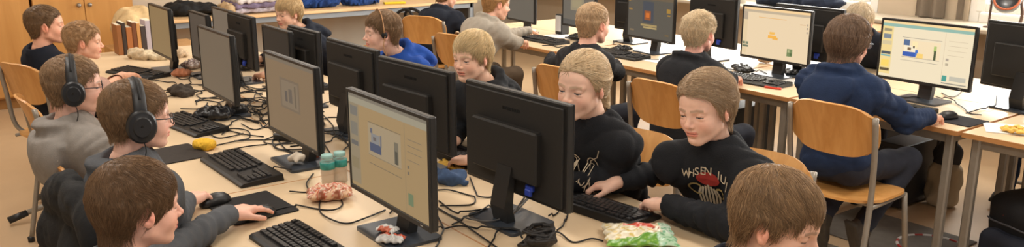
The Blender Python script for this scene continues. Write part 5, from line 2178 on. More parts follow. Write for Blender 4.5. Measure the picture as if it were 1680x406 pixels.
# ------------------------------------------------------------------ cables
NT_ = 'thin black cable lying in loose loops among the monitors'
CB = [
    ([(716, 312), (738, 314), (767, 320), (779, 326), (773, 336), (722, 340)], None),
    ([(771, 293), (781, 316), (785, 324), (804, 324), (816, 318), (822, 303)], None),
    ([(820, 307), (816, 326), (802, 342), (779, 357), (755, 363), (742, 371)], 'black cable curving down from the large monitor back to the desk'),
    ([(716, 342), (755, 364), (779, 383), (820, 410)], None),
    ([(718, 379), (755, 373), (804, 379), (844, 381), (857, 391)], None),
    ([(800, 410), (820, 383), (853, 384)], None),
    ([(718, 355), (728, 379), (722, 395), (714, 410)], None),
    ([(720, 265), (734, 267), (750, 281)], None),
    ([(750, 279), (771, 271), (790, 276)], None),
    ([(485, 338), (525, 344), (550, 346), (562, 335), (552, 323), (533, 323), (525, 333), (526, 349), (545, 363), (570, 367), (600, 360), (632, 345)],
     'black cable making a full loop beside the red snack bag'),
    ([(430, 353), (458, 345), (486, 338)], 'mouse cable running off the black mouse pad'),
    ([(475, 316), (505, 315), (503, 303), (514, 285)], None),
    ([(440, 276), (455, 279), (478, 283)], 'short keyboard cable behind the black keyboard on bare desk'),
    ([(932, 352), (926, 368), (914, 380)], 'thin cable from under the typing boy\'s keyboard to the black bundle'),
    ([(880, 390), (914, 383), (940, 398), (970, 394), (990, 396)], 'black cable running from the black bundle to the green snack bag'),
    ([(900, 360), (912, 352), (918, 348)], None),
    ([(332, 195), (342, 218), (356, 226), (377, 226), (399, 219)], None),
    ([(364, 222), (380, 211), (406, 216), (409, 226), (393, 232), (354, 239)], 'thin cable looping just right of the yellow sponge'),
    ([(366, 248), (406, 242), (438, 237)], None),
    ([(396, 205), (418, 213), (438, 206), (446, 190)], None),
    ([(405, 163), (418, 182), (436, 203)], None),
    ([(296, 180), (325, 179), (352, 179)], None),
    ([(393, 139), (409, 149), (444, 150)], None),
    ([(396, 120), (402, 140), (420, 152), (440, 168)], None),
    ([(400, 176), (420, 166), (444, 172)], None),
    ([(285, 118), (296, 130), (318, 128), (330, 124)], None),
    ([(560, 250), (575, 240), (588, 252)], None),
    ([(530, 190), (545, 205), (550, 225), (570, 236), (585, 240)], None),
    ([(558, 225), (572, 240), (588, 262)], None),
    ([(530, 235), (552, 262), (584, 268)], None),
    ([(452, 196), (446, 212), (470, 246), (500, 250)], None),
    ([(630, 300), (655, 330), (640, 352)], None),
    ([(720, 330), (745, 350), (770, 352), (800, 348)], None),
    ([(1535, 160), (1560, 166), (1580, 178), (1590, 186), (1610, 190)], 'black cable trailing from under the blue and yellow picture screen'),
    ([(1545, 152), (1557, 160), (1570, 157), (1580, 148)], 'short black cable sagging below the bright screen at right'),
    ([(1635, 158), (1632, 176), (1610, 180), (1585, 186)], 'black cable hanging from the black monitor at the right edge'),
    ([(1660, 176), (1680, 183), (1700, 192)], None),
    ([(1215, 112), (1245, 118), (1258, 124)], None),
    ([(1290, 118), (1310, 126), (1334, 128)], None),
    ([(1205, 130), (1226, 134), (1262, 140)], None),
]
for i, (pp, lb) in enumerate(CB):
    pts = []
    for j, (u_, v_) in enumerate(pp):
        q = on(u_, v_, 0.7235)
        q[2] = 0.7232 + 0.004 * ((i + j) % 2)
        pts.append(q)
    cable(pts, lb or NT_, r=0.0027 if i < 16 else 0.0029)
# leads that hang from the sockets of the big monitor back
q0 = np.array([1.44, 1.90, 0.83])
cable([q0, q0 + [-0.05, -0.01, -0.04], on(872, 320, 0.76), on(846, 342, 0.74), on(815, 366, 0.726), on(775, 366, 0.7235), on(735, 352, 0.7235), on(716, 341, 0.7235)],
      'grey cable from the blue plug, crossing in front of the large monitor\'s neck', r=0.0029, col=(92, 90, 88))
rg = random.Random(11)
for k in range(52):
    x, y = (rg.uniform(1.20, 1.60), rg.uniform(2.9, 4.9) if k < 16 else rg.uniform(3.4, 4.6)) if k < 34 else (rg.uniform(1.02, 1.35), rg.uniform(3.2, 5.0))
    pts = [(x, y, 0.7235)]
    a = rg.uniform(0, 6.28)
    for j in range(5):
        a += rg.uniform(-1.1, 1.1)
        x += 0.06 * math.cos(a)
        y += 0.08 * math.sin(a)
        pts.append((min(max(x, 0.95), 1.75), y, 0.7232 + 0.005 * (j % 2)))
    cable(pts, NT_, r=0.003)

# ------------------------------------------------------------------ things on the desks
DTZ = 0.7205


def soft(name, shapes, h, m, label, cat, group=None, rip=0.004, ripf=40, seed=1, smooth=True, cut=None):
    f = lump(name, shapes, h, None, None, None, rip=rip, ripf=ripf, seed=seed)
    if cut is not None:
        f.D[:, :, :max(int(round((cut - f.lo[2]) / f.h)), 0)] = 0.05
    V, Q = f.mesh()
    c = np.array([V[:, 0].mean(), V[:, 1].mean(), V[:, 2].min()])
    o = mk(name, V - c, Q, m, None, smooth, loc=tuple(c))
    o.location.z += h * 0.5 if cut is not None else 0.0
    return tag(o, label, cat, group)


p = on(336, 245, DTZ)
f = Field(p + [-0.06, -0.07, 0.0], p + [0.06, 0.07, 0.07], 0.0025)
f.rbox(p + [0, 0, 0.021], (0.032, 0.046, 0.021), 0.018, rotz(0.5), k=0.01)
rgn = np.random.default_rng(3)
for k in range(110):
    d = rgn.normal(size=3)
    d[2] = abs(d[2]) * 0.8
    d /= np.linalg.norm(d)
    c = p + [0, 0, 0.019] + rotz(0.5) @ (d * [0.031, 0.045, 0.021])
    f.ell(c, (0.0080,) * 3, k=0.001)
V, Q = f.mesh()
o = mk('sponge', V - p, Q, mat('yellow_sponge', (232, 184, 56), rough=0.85, var=0.12, scale=160), None, True, loc=tuple(p))
tag(o, 'yellow knobbly sponge lying on the bare desk', 'sponge')


def snack_col(seed, cols, f=6.0):
    r_ = np.random.default_rng(seed)
    ph = r_.uniform(0, 6, 4)

    def fn(u, v):
        n = math.sin(f * u + 2 * math.sin(f * 0.8 * v + ph[0]) + ph[1]) + math.sin(f * 1.3 * v + 2 * math.sin(f * u + ph[2]) + ph[3])
        k = int((n + 2) / 4 * len(cols) * 0.999)
        return srgb(cols[max(0, min(k, len(cols) - 1))])
    return fn


def green_bag(u, v):
    if v < -0.52 + 0.20 * math.sin(2.4 * u):
        c = (96, 150, 48) if math.sin(23 * u + 9 * v) * math.sin(31 * v) < 0.55 else (150, 190, 90)
        if u > 0.45:
            c = (176, 206, 176) if math.sin(19 * u) * math.sin(25 * v) > -0.1 else (96, 160, 110)
        return srgb(c)
    if u > 0.62:
        return srgb((206, 222, 204) if math.sin(27 * u) * math.sin(21 * v + 1) > -0.2 else (120, 176, 140))
    if 0.22 < v < 0.74 and -0.45 < u < 0.34 - 0.5 * (v - 0.3) + 0.1:
        return srgb((206, 78, 54))
    if 0.34 < u < 0.62 and math.sin(26 * u) * math.sin(24 * v) > 0.45:
        return srgb((150, 56, 44))
    if math.sin(17 * u + 3 * math.sin(9 * v)) * math.sin(15 * v) > 0.35:
        return srgb((214, 190, 110))
    return srgb((232, 224, 200))


p = on(1048, 396, DTZ)
bag_rz = math.atan2(*(on(1100, 388, DTZ) - on(990, 388, DTZ))[[1, 0]])
pillow_bag(tuple(p), bag_rz, 0.215, 0.185, 0.040, green_bag, 'snack_bag', 'green, white and red snack bag in front of the typing boy\'s keyboard', 'snack bag', 5)
p = on(541, 328, DTZ)
pillow_bag(tuple(p), bag_rz + 0.25, 0.155, 0.095, 0.052, snack_col(8, [(150, 84, 60), (196, 150, 120), (196, 84, 56), (222, 200, 176), (176, 110, 84), (226, 186, 150)], 9), 'snack_bag',
           'crumpled red and cream snack bag beside the two little bottles', 'snack bag', 9)
p = on(636, 381, DTZ + 0.011)
pillow_bag((p[0], p[1], DTZ + 0.011), bag_rz - 0.5, 0.070, 0.045, 0.018, lambda u, v: srgb((214, 210, 204) if v > -0.2 or abs(u) > 0.6 else (190, 96, 66)), 'snack_wrapper',
           'small white wrapper on the foot of the nearest monitor, upper one', 'wrapper', 12)
p = on(641, 398, DTZ + 0.011)
pillow_bag((p[0], p[1], DTZ + 0.0112), bag_rz - 0.2, 0.085, 0.055, 0.022, lambda u, v: srgb((206, 204, 200) if v < 0.2 else (204, 90, 60)), 'snack_wrapper',
           'white and red wrapper at the bottom edge by the nearest monitor', 'wrapper', 14)
p = on(486, 268, DTZ + 0.013)
soft('paper_tissue', [('e', p + [0, 0, 0.022], (0.030, 0.034, 0.018))], 0.004, mat('tissue_white', (222, 208, 188), rough=0.9), 'crumpled white tissue on the foot of the second beige monitor', 'tissue', rip=0.006, ripf=90)
p = on(514, 262, DTZ)
soft('paper_scrap', [('e', p + [0, 0, 0.020], (0.020, 0.018, 0.020)), ('e', p + [0.01, 0.02, 0.012], (0.014, 0.02, 0.012))], 0.004, mat('rust_paper', (150, 80, 52), rough=0.8),
     'small rust-red scrap between monitor and little bottles', 'scrap', rip=0.006, ripf=90)


def bottle(u_, v_, label, tint):
    p = on(u_, v_, DTZ) + np.array([0.01, -0.075, 0])
    r = empty('bottle', tuple(p), 0, label, 'bottle', 'little drink bottles')
    b = MB()
    b.lathe([(0.024, 0.0), (0.0265, 0.004), (0.0265, 0.050), (0.0255, 0.056), (0.0265, 0.062), (0.0265, 0.088), (0.022, 0.100), (0.020, 0.104)], 24)
    b.build('body', glass('clear_plastic', (225, 215, 200), 0.08, 0.22), r, True)
    b = MB()
    b.lathe([(0.0235, 0.003), (0.0240, 0.062), (0.0240, 0.064)], 20)
    b.build('drink', glass('drink_' + str(tint[0]), tint, 0.1, 0.40), r, True)
    b = MB()
    b.lathe([(0.0270, 0.062), (0.0270, 0.086), (0.0268, 0.087)], 24)
    b.build('label_sleeve', mat('teal_label', (60, 158, 152), rough=0.5, var=0.3, scale=60), r, True)
    b = MB()
    b.lathe([(0.0205, 0.100), (0.0215, 0.102), (0.0215, 0.112), (0.019, 0.114)], 24)
    b.build('cap', mat('pale_cap', (150, 190, 184), rough=0.5), r, True)
    return r


bottle(521, 296, 'left of the two little bottles with teal sleeves', (196, 150, 84))
bottle(541, 291, 'right of the two little bottles with teal sleeves', (206, 170, 120))

darkp = mat('black_crumple', (30, 31, 34), rough=0.30, var=0.2, scale=60)
p = on(352, 196, DTZ)
o = pillow_bag(tuple(p), bag_rz, 0.19, 0.12, 0.060, lambda u, v: srgb((30, 31, 34)), 'plastic_bag', 'crumpled black plastic bag at the foot of the third monitor', 'bag', 21, darkp)
p = on(388, 186, DTZ)
soft('cable_bundle', [('c', p + [0.04 * math.cos(a), 0.05 * math.sin(a), 0.018 + 0.01 * math.sin(3 * a)], p + [0.04 * math.cos(a + 0.8), 0.05 * math.sin(a + 0.8), 0.018 + 0.01 * math.sin(3 * a + 2.4)], 0.010, 0.010) for a in np.arange(0, 6.3, 0.8)],
     0.004, BLK(), 'black bundle of coiled leads behind the third monitor', 'cable', rip=0.004, ripf=120)
p = on(470, 230, DTZ)
g_ = empty('power_adapter', tuple(p), 0.6, 'black power adapter on the desk left of the second beige monitor', 'adapter')
b = MB()
b.box((0, 0, 0.016), (0.055, 0.105, 0.030), 0.006)
b.build('case', BLK(), g_)
b = MB()
b.tube(spline([(0, 0.052, 0.015), (-0.05, 0.08, 0.004), (-0.09, 0.02, 0.004), (-0.06, -0.06, 0.004), (0.0, -0.09, 0.004), (0.05, -0.07, 0.004)]), 0.0028, 7)
b.build('lead', BLK(), g_, True)
p = on(886, 404, DTZ)
tg = []
rr_ = random.Random(2)
sh = []
for k in range(9):
    a0 = rr_.uniform(0, 6.3)
    rx_, ry_ = rr_.uniform(0.02, 0.05), rr_.uniform(0.02, 0.05)
    c = p + [rr_.uniform(-0.02, 0.02), rr_.uniform(-0.02, 0.02), 0.012 + 0.004 * k]
    b = None
    for a in np.arange(0, 6.3, 0.9):
        sh.append(('c', c + [rx_ * math.cos(a), ry_ * math.sin(a), 0.004 * math.sin(2 * a + a0)], c + [rx_ * math.cos(a + .9), ry_ * math.sin(a + .9), 0.004 * math.sin(2 * a + 1.8 + a0)], 0.0055, 0.0055))
f = Field(p + [-0.1, -0.1, -0.002], p + [0.1, 0.1, 0.09], 0.003)
for s_ in sh:
    f.cap(s_[1], s_[2], s_[3], k=0.002)
f.ell(p + [0, 0, 0.016], (0.042, 0.045, 0.018), k=0.01)
V, Q = f.mesh()
tag(mk('cable_bundle', V - p, Q, mat('brown_black_wire', (36, 33, 31), rough=0.5, var=0.3, scale=80), None, True, loc=tuple(p)), 'dark tangled cable bundle at the bottom edge beside the slate foot', 'cable')
p = on(731, 300, DTZ)
soft('cloth_pouch', [('e', p + [0, 0, 0.026], (0.045, 0.055, 0.026)), ('e', p + [0.035, -0.045, 0.022], (0.035, 0.03, 0.022))], 0.005, mat('denim_blue', (58, 78, 110), rough=0.9, var=0.2, scale=60, bump=0.3),
     'crumpled blue cloth pouch behind the nearest monitor', 'pouch', rip=0.010, ripf=60)
p = on(748, 270, DTZ)
b = MB()
b.grid(lambda u, v: (-0.075 + 0.15 * u, -0.07 + 0.14 * v, 0.006 + 0.005 * math.sin(9 * u + 3 * v) * math.sin(7 * v)), 14, 14)
b.grid(lambda u, v: (-0.075 + 0.15 * u, 0.07 - 0.14 * v, 0.0015 + 0.004 * math.sin(9 * u + 3 * (1 - v)) * math.sin(7 * (1 - v)) + 0.0), 14, 14)
o = b.build('cloth', mat('mustard_cloth', (206, 164, 66), rough=0.9, var=0.15, scale=70, bump=0.4), None, True, loc=tuple(p), rz=0.3)
tag(o, 'mustard yellow cloth between the monitor backs', 'cloth')
p = on(294, 156, DTZ)
soft('fur_pouch', [('e', p + [0, 0, 0.028], (0.055, 0.075, 0.028)), ('e', p + [0.02, -0.05, 0.02], (0.045, 0.05, 0.022))], 0.005, mat('dark_fur', (62, 54, 46), rough=0.95, var=0.3, scale=90, bump=0.8, bscale=400),
     'dark fuzzy pouch just right of the boy in charcoal\'s head', 'pouch', rip=0.008, ripf=70)
p = on(298, 126, DTZ)
pillow_bag(tuple(p), bag_rz, 0.11, 0.08, 0.045, lambda u, v: srgb((166, 108, 76)), 'paper_bag', 'small brown paper bag below the far tan screen', 'bag', 31, mat('kraft_paper', (172, 112, 80), rough=0.85))
p = on(318, 113, DTZ)
pillow_bag(tuple(p), bag_rz + 1.0, 0.14, 0.10, 0.06, snack_col(5, [(96, 72, 74), (150, 120, 120), (196, 180, 168), (120, 84, 84), (214, 200, 186)], 11), 'snack_bag', 'purplish crumpled snack bag left of the third monitor', 'snack bag', 33)
for k, (uu, vv, cc, lb) in enumerate(((252, 96, (206, 190, 160), 'cream crumpled paper heap at the far desk behind the tan screen'), (226, 96, (196, 176, 146), 'cream crumpled paper beside the upright books'),
                                      (286, 92, (190, 166, 136), 'buff crumpled paper right of the tan screen'))):
    p = on(uu, vv, DTZ)
    soft('crumpled_paper', [('e', p + [0, 0, 0.03], (0.06, 0.08, 0.03)), ('e', p + [0.03, -0.08, 0.022], (0.05, 0.05, 0.024))], 0.007, mat('cream_paper_%d' % cc[2], cc, rough=0.9, var=0.25, scale=50), lb, 'paper', 'crumpled papers', rip=0.016, ripf=60, seed=k)
p = on(425, 108, DTZ)
pillow_bag((p[0], p[1], DTZ), bag_rz + 0.8, 0.17, 0.12, 0.05, snack_col(15, [(226, 206, 196), (196, 120, 110), (236, 222, 210), (150, 120, 120)], 12), 'snack_bag', 'pink and white flowered bag under the far blond boy\'s forearm', 'snack bag', 41)
p = on(395, 116, DTZ)
o = pillow_bag((p[0], p[1], DTZ), bag_rz + 0.3, 0.16, 0.10, 0.05, lambda u, v: srgb((30, 31, 34)), 'plastic_bag', 'dark crumpled plastic bag right of the third monitor', 'bag', 43, darkp)
# right row
p = on(1668, 214, DTZ)
b = MB()
b.box((0, 0, 0.002), (0.20, 0.26, 0.003), 0.0005)
o = b.build('paper_sheet', mat('paper_white', (232, 230, 226), rough=0.7), loc=tuple(p), rz=0.5)
tag(o, 'white paper sheet under the snack heap at the right edge', 'paper')
p = on(1668, 216, DTZ + 0.006)
f = Field(p + [-0.09, -0.09, -0.004], p + [0.09, 0.09, 0.06], 0.004)
for k in range(46):
    a = rgn.uniform(0, 6.3)
    r_ = 0.058 * math.sqrt(rgn.uniform())
    c = p + [r_ * math.cos(a), r_ * math.sin(a), 0.008 + rgn.uniform(0, 0.02) * (1 - r_ / 0.06)]
    f.ell(c, (0.013, 0.011, 0.006), rotz(rgn.uniform(0, 6)) @ roty(rgn.uniform(-.6, .6)), k=0.002)
V, Q = f.mesh()
o = mk('snack_heap', V - p, Q, mat('corn_snack', (222, 178, 84), rough=0.8, var=0.3, scale=80), None, True, loc=tuple(p))
tag(o, 'heap of yellow corn snacks on white paper at the right edge', 'snacks', kind='stuff')
for k, (uu, vv, a, w_, d_, lb) in enumerate(((1282, 132, 0.1, 0.16, 0.22, 'white paper by the keyboard of the cream screen'), (925, 60, 0.2, 0.21, 0.30, 'white paper under the grey screens'), (1072, 100, 0.0, 0.10, 0.14, 'small white paper at the edge beside the game keyboard'))):
    p = on(uu, vv, DTZ)
    b = MB()
    b.box((0, 0, 0.0012), (w_, d_, 0.002), 0.0004)
    o = b.build('paper_sheet', mat('paper_white', (232, 230, 226)), loc=tuple(p), rz=a)
    tag(o, lb, 'paper')
for k, (x, y, ln_) in enumerate(((4.05, 2.86, 5), (4.20, 2.72, 6), (4.10, 3.48, 5), (4.25, 3.36, 6), (4.10, 3.90, 5), (4.15, 4.55, 6), (4.05, 4.70, 5), (4.20, 5.32, 6), (4.05, 5.40, 5), (4.30, 2.45, 6), (4.15, 2.40, 5), (4.2, 4.4, 7), (4.12, 3.2, 7), (4.0, 4.45, 6))):
    pts = [(x, y, 0.7235)]
    a = rg.uniform(0, 6.28)
    for j in range(ln_):
        a += rg.uniform(-1.3, 1.3)
        x += 0.05 * math.cos(a)
        y += 0.08 * math.sin(a)
        pts.append((min(max(x, 3.82), 4.42), y, 0.7232 + 0.005 * (j % 2)))
    cable(pts, 'thin black cable tangled on the right desk row', r=0.0034, group='loose cables on the right desks')
for k, (uu, vv, w_, d_, hh_, lb) in enumerate(((1218, 118, 0.20, 0.12, 0.045, 'black crumpled bag behind the keyboard with the red pen'), (955, 66, 0.22, 0.12, 0.05, 'black crumpled bag beside the short-haired blond boy\'s shoulder'),
                                               (1020, 84, 0.14, 0.10, 0.04, 'small black crumpled bag by the hand on the desk edge'), (1300, 122, 0.16, 0.10, 0.035, 'flat black crumpled bag left of the boy in navy'))):
    p = on(uu, vv, DTZ)
    pillow_bag(tuple(p), 0.9 + k, w_, d_, hh_, lambda u, v: srgb((30, 31, 34)), 'plastic_bag', lb, 'bag', 60 + k, darkp)
g_ = empty('computer_speaker', (4.40, 5.30, DTZ), PI, 'small white-fronted speaker between the grey screens', 'speaker')
b = MB()
b.box((0, 0, 0.085), (0.09, 0.085, 0.17), 0.008)
b.build('case', BLK(), g_)
b = MB()
b.box((0.0455, 0, 0.095), (0.004, 0.070, 0.13), 0.002)
b.build('grille', mat('speaker_white', (206, 206, 206), rough=0.6), g_)
soft('paper_sack', [('e', (4.60, 3.40, DTZ + 0.06), (0.07, 0.08, 0.06)), ('e', (4.63, 3.48, DTZ + 0.09), (0.05, 0.05, 0.05))], 0.007, mat('brown_white_paper', (206, 180, 156), rough=0.9, var=0.35, scale=30), 'pale crumpled paper sack between the dark monitor and the cream screen', 'sack', rip=0.012, ripf=50, cut=DTZ)
p = on(1268, 146, DTZ)
b = MB()
b.box((0, 0, 0.006), (0.016, 0.10, 0.010), 0.003)
o = b.build('marker_pen', mat('red_plastic', (206, 60, 36), rough=0.4), loc=(p[0], p[1], DTZ), rz=0.2)
tag(o, 'red pen lying in front of the cream screen\'s keyboard', 'pen')

# ------------------------------------------------------------------ jackets, bags, books
jk = mat('black_jacket', (26, 27, 29), rough=0.85, var=0.12, scale=20, bump=0.4, bscale=120)
sp, g = PUP['D']
c0 = g['loc'] + g['fw'] * (0.035 - 0.225)
fw, lt, up = g['fw'], g['lt'], np.array([0, 0, 1.0])
f = Field(c0 + [-0.30, -0.34, 0.18], c0 + [0.20, 0.34, 1.0], 0.008)
RJ = np.stack([fw, lt, up], 1)
f.rbox(c0 + up * 0.70 - fw * 0.015, (0.042, 0.185, 0.235), 0.038, RJ @ roty(0.10), k=0.03)
f.rbox(c0 + up * 0.42 - fw * 0.055, (0.058, 0.205, 0.19), 0.045, RJ @ roty(0.06), k=0.05)
f.cap(c0 + up * 0.905 - lt * 0.15, c0 + up * 0.905 + lt * 0.15, 0.038, k=0.03)
f.cap(c0 + up * 0.935 - lt * 0.075 - fw * 0.012, c0 + up * 0.935 + lt * 0.075 - fw * 0.012, 0.030, k=0.02)
for s in (-1, 1):
    f.cap(c0 + up * 0.885 + lt * 0.18 * s, c0 + up * 0.62 + lt * 0.225 * s - fw * 0.055, 0.040, 0.046, k=0.014)
    f.cap(c0 + up * 0.62 + lt * 0.225 * s - fw * 0.055, c0 + up * 0.34 + lt * 0.215 * s - fw * 0.085, 0.046, 0.040, k=0.014)
f.ripple(0.007, 17, 4)
f.crease(0.016, 15, 6)
f.crease(0.006, 34, 7)
V, Q = f.mesh()
c1 = np.array([c0[0], c0[1], 0.0])
tag(mk('jacket', V - c1, Q, jk, None, True, loc=tuple(c1)), 'black jacket hung over a chair back behind the front left boy', 'jacket')


def backpack(p, rz, label):
    r = empty('backpack', tuple(p), rz, label, 'backpack')
    f = Field((-0.20, -0.26, 0.0), (0.20, 0.26, 0.50), 0.008)
    f.rbox((0, 0, 0.21), (0.115, 0.18, 0.21), 0.06, k=0.02)
    f.ell((0, 0, 0.33), (0.12, 0.18, 0.12), k=0.06)
    f.ripple(0.005, 22, 3)
    V, Q = f.mesh()
    m = mat('backpack_black', (24, 24, 27), rough=0.7, var=0.15, scale=40, bump=0.3, bscale=500)
    mk('body', V, Q, m, r)
    f = Field((-0.26, -0.22, 0.0), (-0.04, 0.22, 0.34), 0.007)
    f.rbox((-0.125, 0, 0.14), (0.060, 0.15, 0.12), 0.05, k=0.02)
    f.ripple(0.004, 25, 5)
    V, Q = f.mesh()
    mk('front_pocket', V, Q, mat('backpack_blue_black', (32, 36, 48), rough=0.7, bump=0.3, bscale=500), r)
    b = MB()
    b.tube(spline([(0.02, -0.05, 0.43), (0.0, -0.04, 0.48), (0.0, 0.04, 0.48), (0.02, 0.05, 0.43)]), 0.010, 8)
    b.build('carry_handle', m, r, True)
    for s in (-1, 1):
        b = MB()
        b.tube(spline([(0.10, 0.08 * s, 0.40), (0.155, 0.10 * s, 0.32), (0.15, 0.12 * s, 0.16), (0.11, 0.14 * s, 0.06)]), 0.020, 8, flat=0.4)
        b.build('shoulder_strap', m, r, True)
    b = MB()
    b.tube(spline([(-0.10, -0.17, 0.29), (-0.145, -0.1, 0.30), (-0.155, 0.0, 0.305), (-0.145, 0.1, 0.30), (-0.10, 0.17, 0.29)]), 0.004, 6)
    b.build('zip', mat('zip_grey', (80, 80, 84), rough=0.4), r, True)
    b = MB()
    b.lathe([(0.001, 0.012), (0.012, 0.010), (0.013, 0.0)], 14, roty(-PI / 2), (-0.118, 0.06, 0.335))
    b.build('red_badge', mat('badge_red', (206, 54, 34), rough=0.5), r, True)
    return r


backpack(np.array([4.02, 1.44, 0.0]), math.radians(-20), 'black backpack with a small red badge under the right desk')
# cream and dark tote hanging under the desk of the boy in navy
p = on(1543, 338, 0.0)
r = empty('tote_bag', tuple(p), 0.2, 'cream and dark tote bag slumped under the desk of the boy in navy', 'bag')
r.scale = (0.80, 0.80, 0.80)
f = Field((-0.14, -0.16, 0.0), (0.14, 0.16, 0.48), 0.008)
f.rbox((0, 0, 0.17), (0.08, 0.11, 0.17), 0.06, k=0.03)
f.ripple(0.012, 24, 8)
V, Q = f.mesh()
mk('lower_bag', V, Q, mat('tote_cream', (176, 158, 130), rough=0.9, bump=0.3), r)
f = Field((-0.14, -0.16, 0.20), (0.14, 0.16, 0.56), 0.008)
f.ell((0, 0, 0.40), (0.075, 0.10, 0.12), k=0.03)
f.ripple(0.012, 24, 9)
V, Q = f.mesh()
mk('dark_top', V, Q, mat('tote_dark', (58, 54, 52), rough=0.9, bump=0.3), r)
b = MB()
b.tube(spline([(-0.05, -0.06, 0.44), (-0.02, -0.05, 0.60), (-0.02, 0.05, 0.60), (-0.05, 0.06, 0.44)]), 0.008, 8)
b.build('handle', mat('tote_dark', (58, 54, 52)), r, True)
b = MB()
c = np.array([4.10, 1.92, 0.008])
b.tube([c + [0.17 * math.cos(a), 0.17 * math.sin(a), 0] for a in np.linspace(0, 2 * PI, 41)], 0.008, 8)
o = b.build('hoop', mat('hoop_red', (170, 50, 44), rough=0.5), None, True)
tag(o, 'red and white hoop lying on the floor under the right desk', 'hoop')
b = MB()
for k in range(0, 24, 2):
    aa = [2 * PI * (k + t) / 24 for t in (0, 0.25, 0.5, 0.75, 1)]
    b.tube([c + [0.17 * math.cos(a), 0.17 * math.sin(a), 0] for a in aa], 0.0086, 8)
b.build('white_bands', mat('hoop_white', (214, 210, 206), rough=0.5), o, True)
b = MB()
b.box((4.10, 2.16, 0.005), (0.52, 0.68, 0.008), 0.002)
o = b.build('floor_mat', mat('floor_mat_grey', (104, 98, 90), rough=0.8, var=0.1, scale=20, bump=0.2))
tag(o, 'grey floor mat under the right desks', 'mat')

# counter
blue = mat('blue_fleece', (30, 62, 122), rough=0.95, var=0.25, scale=50, bump=0.9, bscale=160)
CT = 0.752
soft('fleece_jacket', [('e', (3.45, 8.34, CT + 0.05), (0.20, 0.16, 0.07)), ('e', (3.62, 8.30, CT + 0.06), (0.14, 0.15, 0.07))], 0.012, blue, 'curly blue fleece on the counter, left of two', 'jacket', 'blue fleeces', rip=0.018, ripf=60, cut=CT)
soft('fleece_jacket', [('e', (3.98, 8.30, CT + 0.05), (0.20, 0.15, 0.075)), ('e', (4.12, 8.32, CT + 0.05), (0.12, 0.13, 0.06))], 0.012, blue, 'curly blue fleece on the counter, right of two', 'jacket', 'blue fleeces', rip=0.018, ripf=60, seed=4, cut=CT)
b = MB()
b.box((0, 0, 0.012), (0.24, 0.09, 0.022), 0.006)
o = b.build('pencil_case', mat('yellow_plastic', (226, 196, 40), rough=0.4), loc=(4.36, 8.16, CT - 0.001), rz=-0.25)
tag(o, 'flat yellow case on the counter edge', 'case')
lav = mat('lavender_knit', (176, 168, 176), rough=0.95, var=0.25, scale=40, bump=0.6, bscale=150)
for k in range(3):
    soft('knitted_blanket', [('b', (2.82, 8.32 - 0.02 * k, CT + 0.030 + 0.052 * k), (0.26 - 0.02 * k, 0.22, 0.028))], 0.012, [lav, mat('violet_knit', (120, 108, 132), rough=0.95, var=0.2, bump=0.6), mat('white_knit', (206, 200, 200), rough=0.95, var=0.2, bump=0.6)][k],
         ['folded lavender blanket at the bottom of the pile on the counter', 'folded violet blanket in the middle of the counter pile', 'folded white blanket on top of the counter pile'][k], 'blanket', 'folded blankets on the counter', rip=0.010, ripf=40, seed=k)
soft('coat', [('e', (2.16, 8.36, CT + 0.06), (0.18, 0.20, 0.07)), ('e', (2.36, 8.30, CT + 0.05), (0.13, 0.18, 0.05))], 0.012, jk, 'black coat heaped at the left end of the counter', 'coat', rip=0.016, ripf=40, cut=CT)
soft('scarf', [('e', (2.52, 8.18, CT + 0.05), (0.07, 0.16, 0.06))], 0.010, mat('tan_wool', (186, 160, 124), rough=0.95, var=0.2, bump=0.5), 'tan scarf between black coat and folded blankets', 'scarf', rip=0.014, ripf=50, cut=CT)
# books and a cream bag on the far desk end
bc = [(150, 96, 52), (62, 50, 44), (176, 110, 60), (120, 72, 44), (206, 150, 90), (70, 60, 58), (190, 180, 190)]
for k, c in enumerate(bc):
    t = [0.034, 0.028, 0.040, 0.030, 0.026, 0.034, 0.050][k]
    x = 1.16 + sum([0.034, 0.028, 0.040, 0.030, 0.026, 0.034, 0.050][:k]) + t / 2
    hgt = 0.215 + 0.02 * math.sin(k * 2.3)
    r = empty('book', (x, 6.36, DTZ), 0, ['tan book at the left end of the far upright row', 'near-black book, second in the far upright row', 'thick orange-brown book in the far upright row', 'dark brown book in the middle of the far row',
                                          'pale orange book in the far upright row', 'charcoal book near the right end of the far row', 'pale lilac binder at the right end of the far row'][k], 'book', 'upright books at the far desk end')
    b = MB()
    b.box((0, 0, hgt / 2), (t - 0.002, 0.16, hgt), 0.003)
    b.build('cover', mat('book_%d_%d' % (c[0], c[2]), c, rough=0.6), r)
    b = MB()
    b.box((0, -0.004 + 0.002, hgt / 2), (t - 0.008, 0.153, hgt + 0.001), 0.0005)
    b.build('pages', mat('page_cream', (224, 214, 190), rough=0.8), r)
soft('paper_sack', [('e', (1.56, 7.55, 0.76), (0.20, 0.20, 0.17)), ('e', (1.66, 7.50, 0.70), (0.16, 0.18, 0.10))], 0.014, mat('cream_sack', (216, 186, 138), rough=0.9, var=0.15), 'cream sack on the low cabinet beside the wardrobe', 'sack', rip=0.02, ripf=24, cut=0.602)
b = MB()
b.box((1.68, 7.55, 0.30), (0.70, 0.50, 0.598), 0.004)
o = b.build('low_cabinet', wood('cabinet_beech', (186, 140, 84), (204, 160, 104), axis=2))
tag(o, 'low wooden cabinet under the cream sack', 'cabinet')
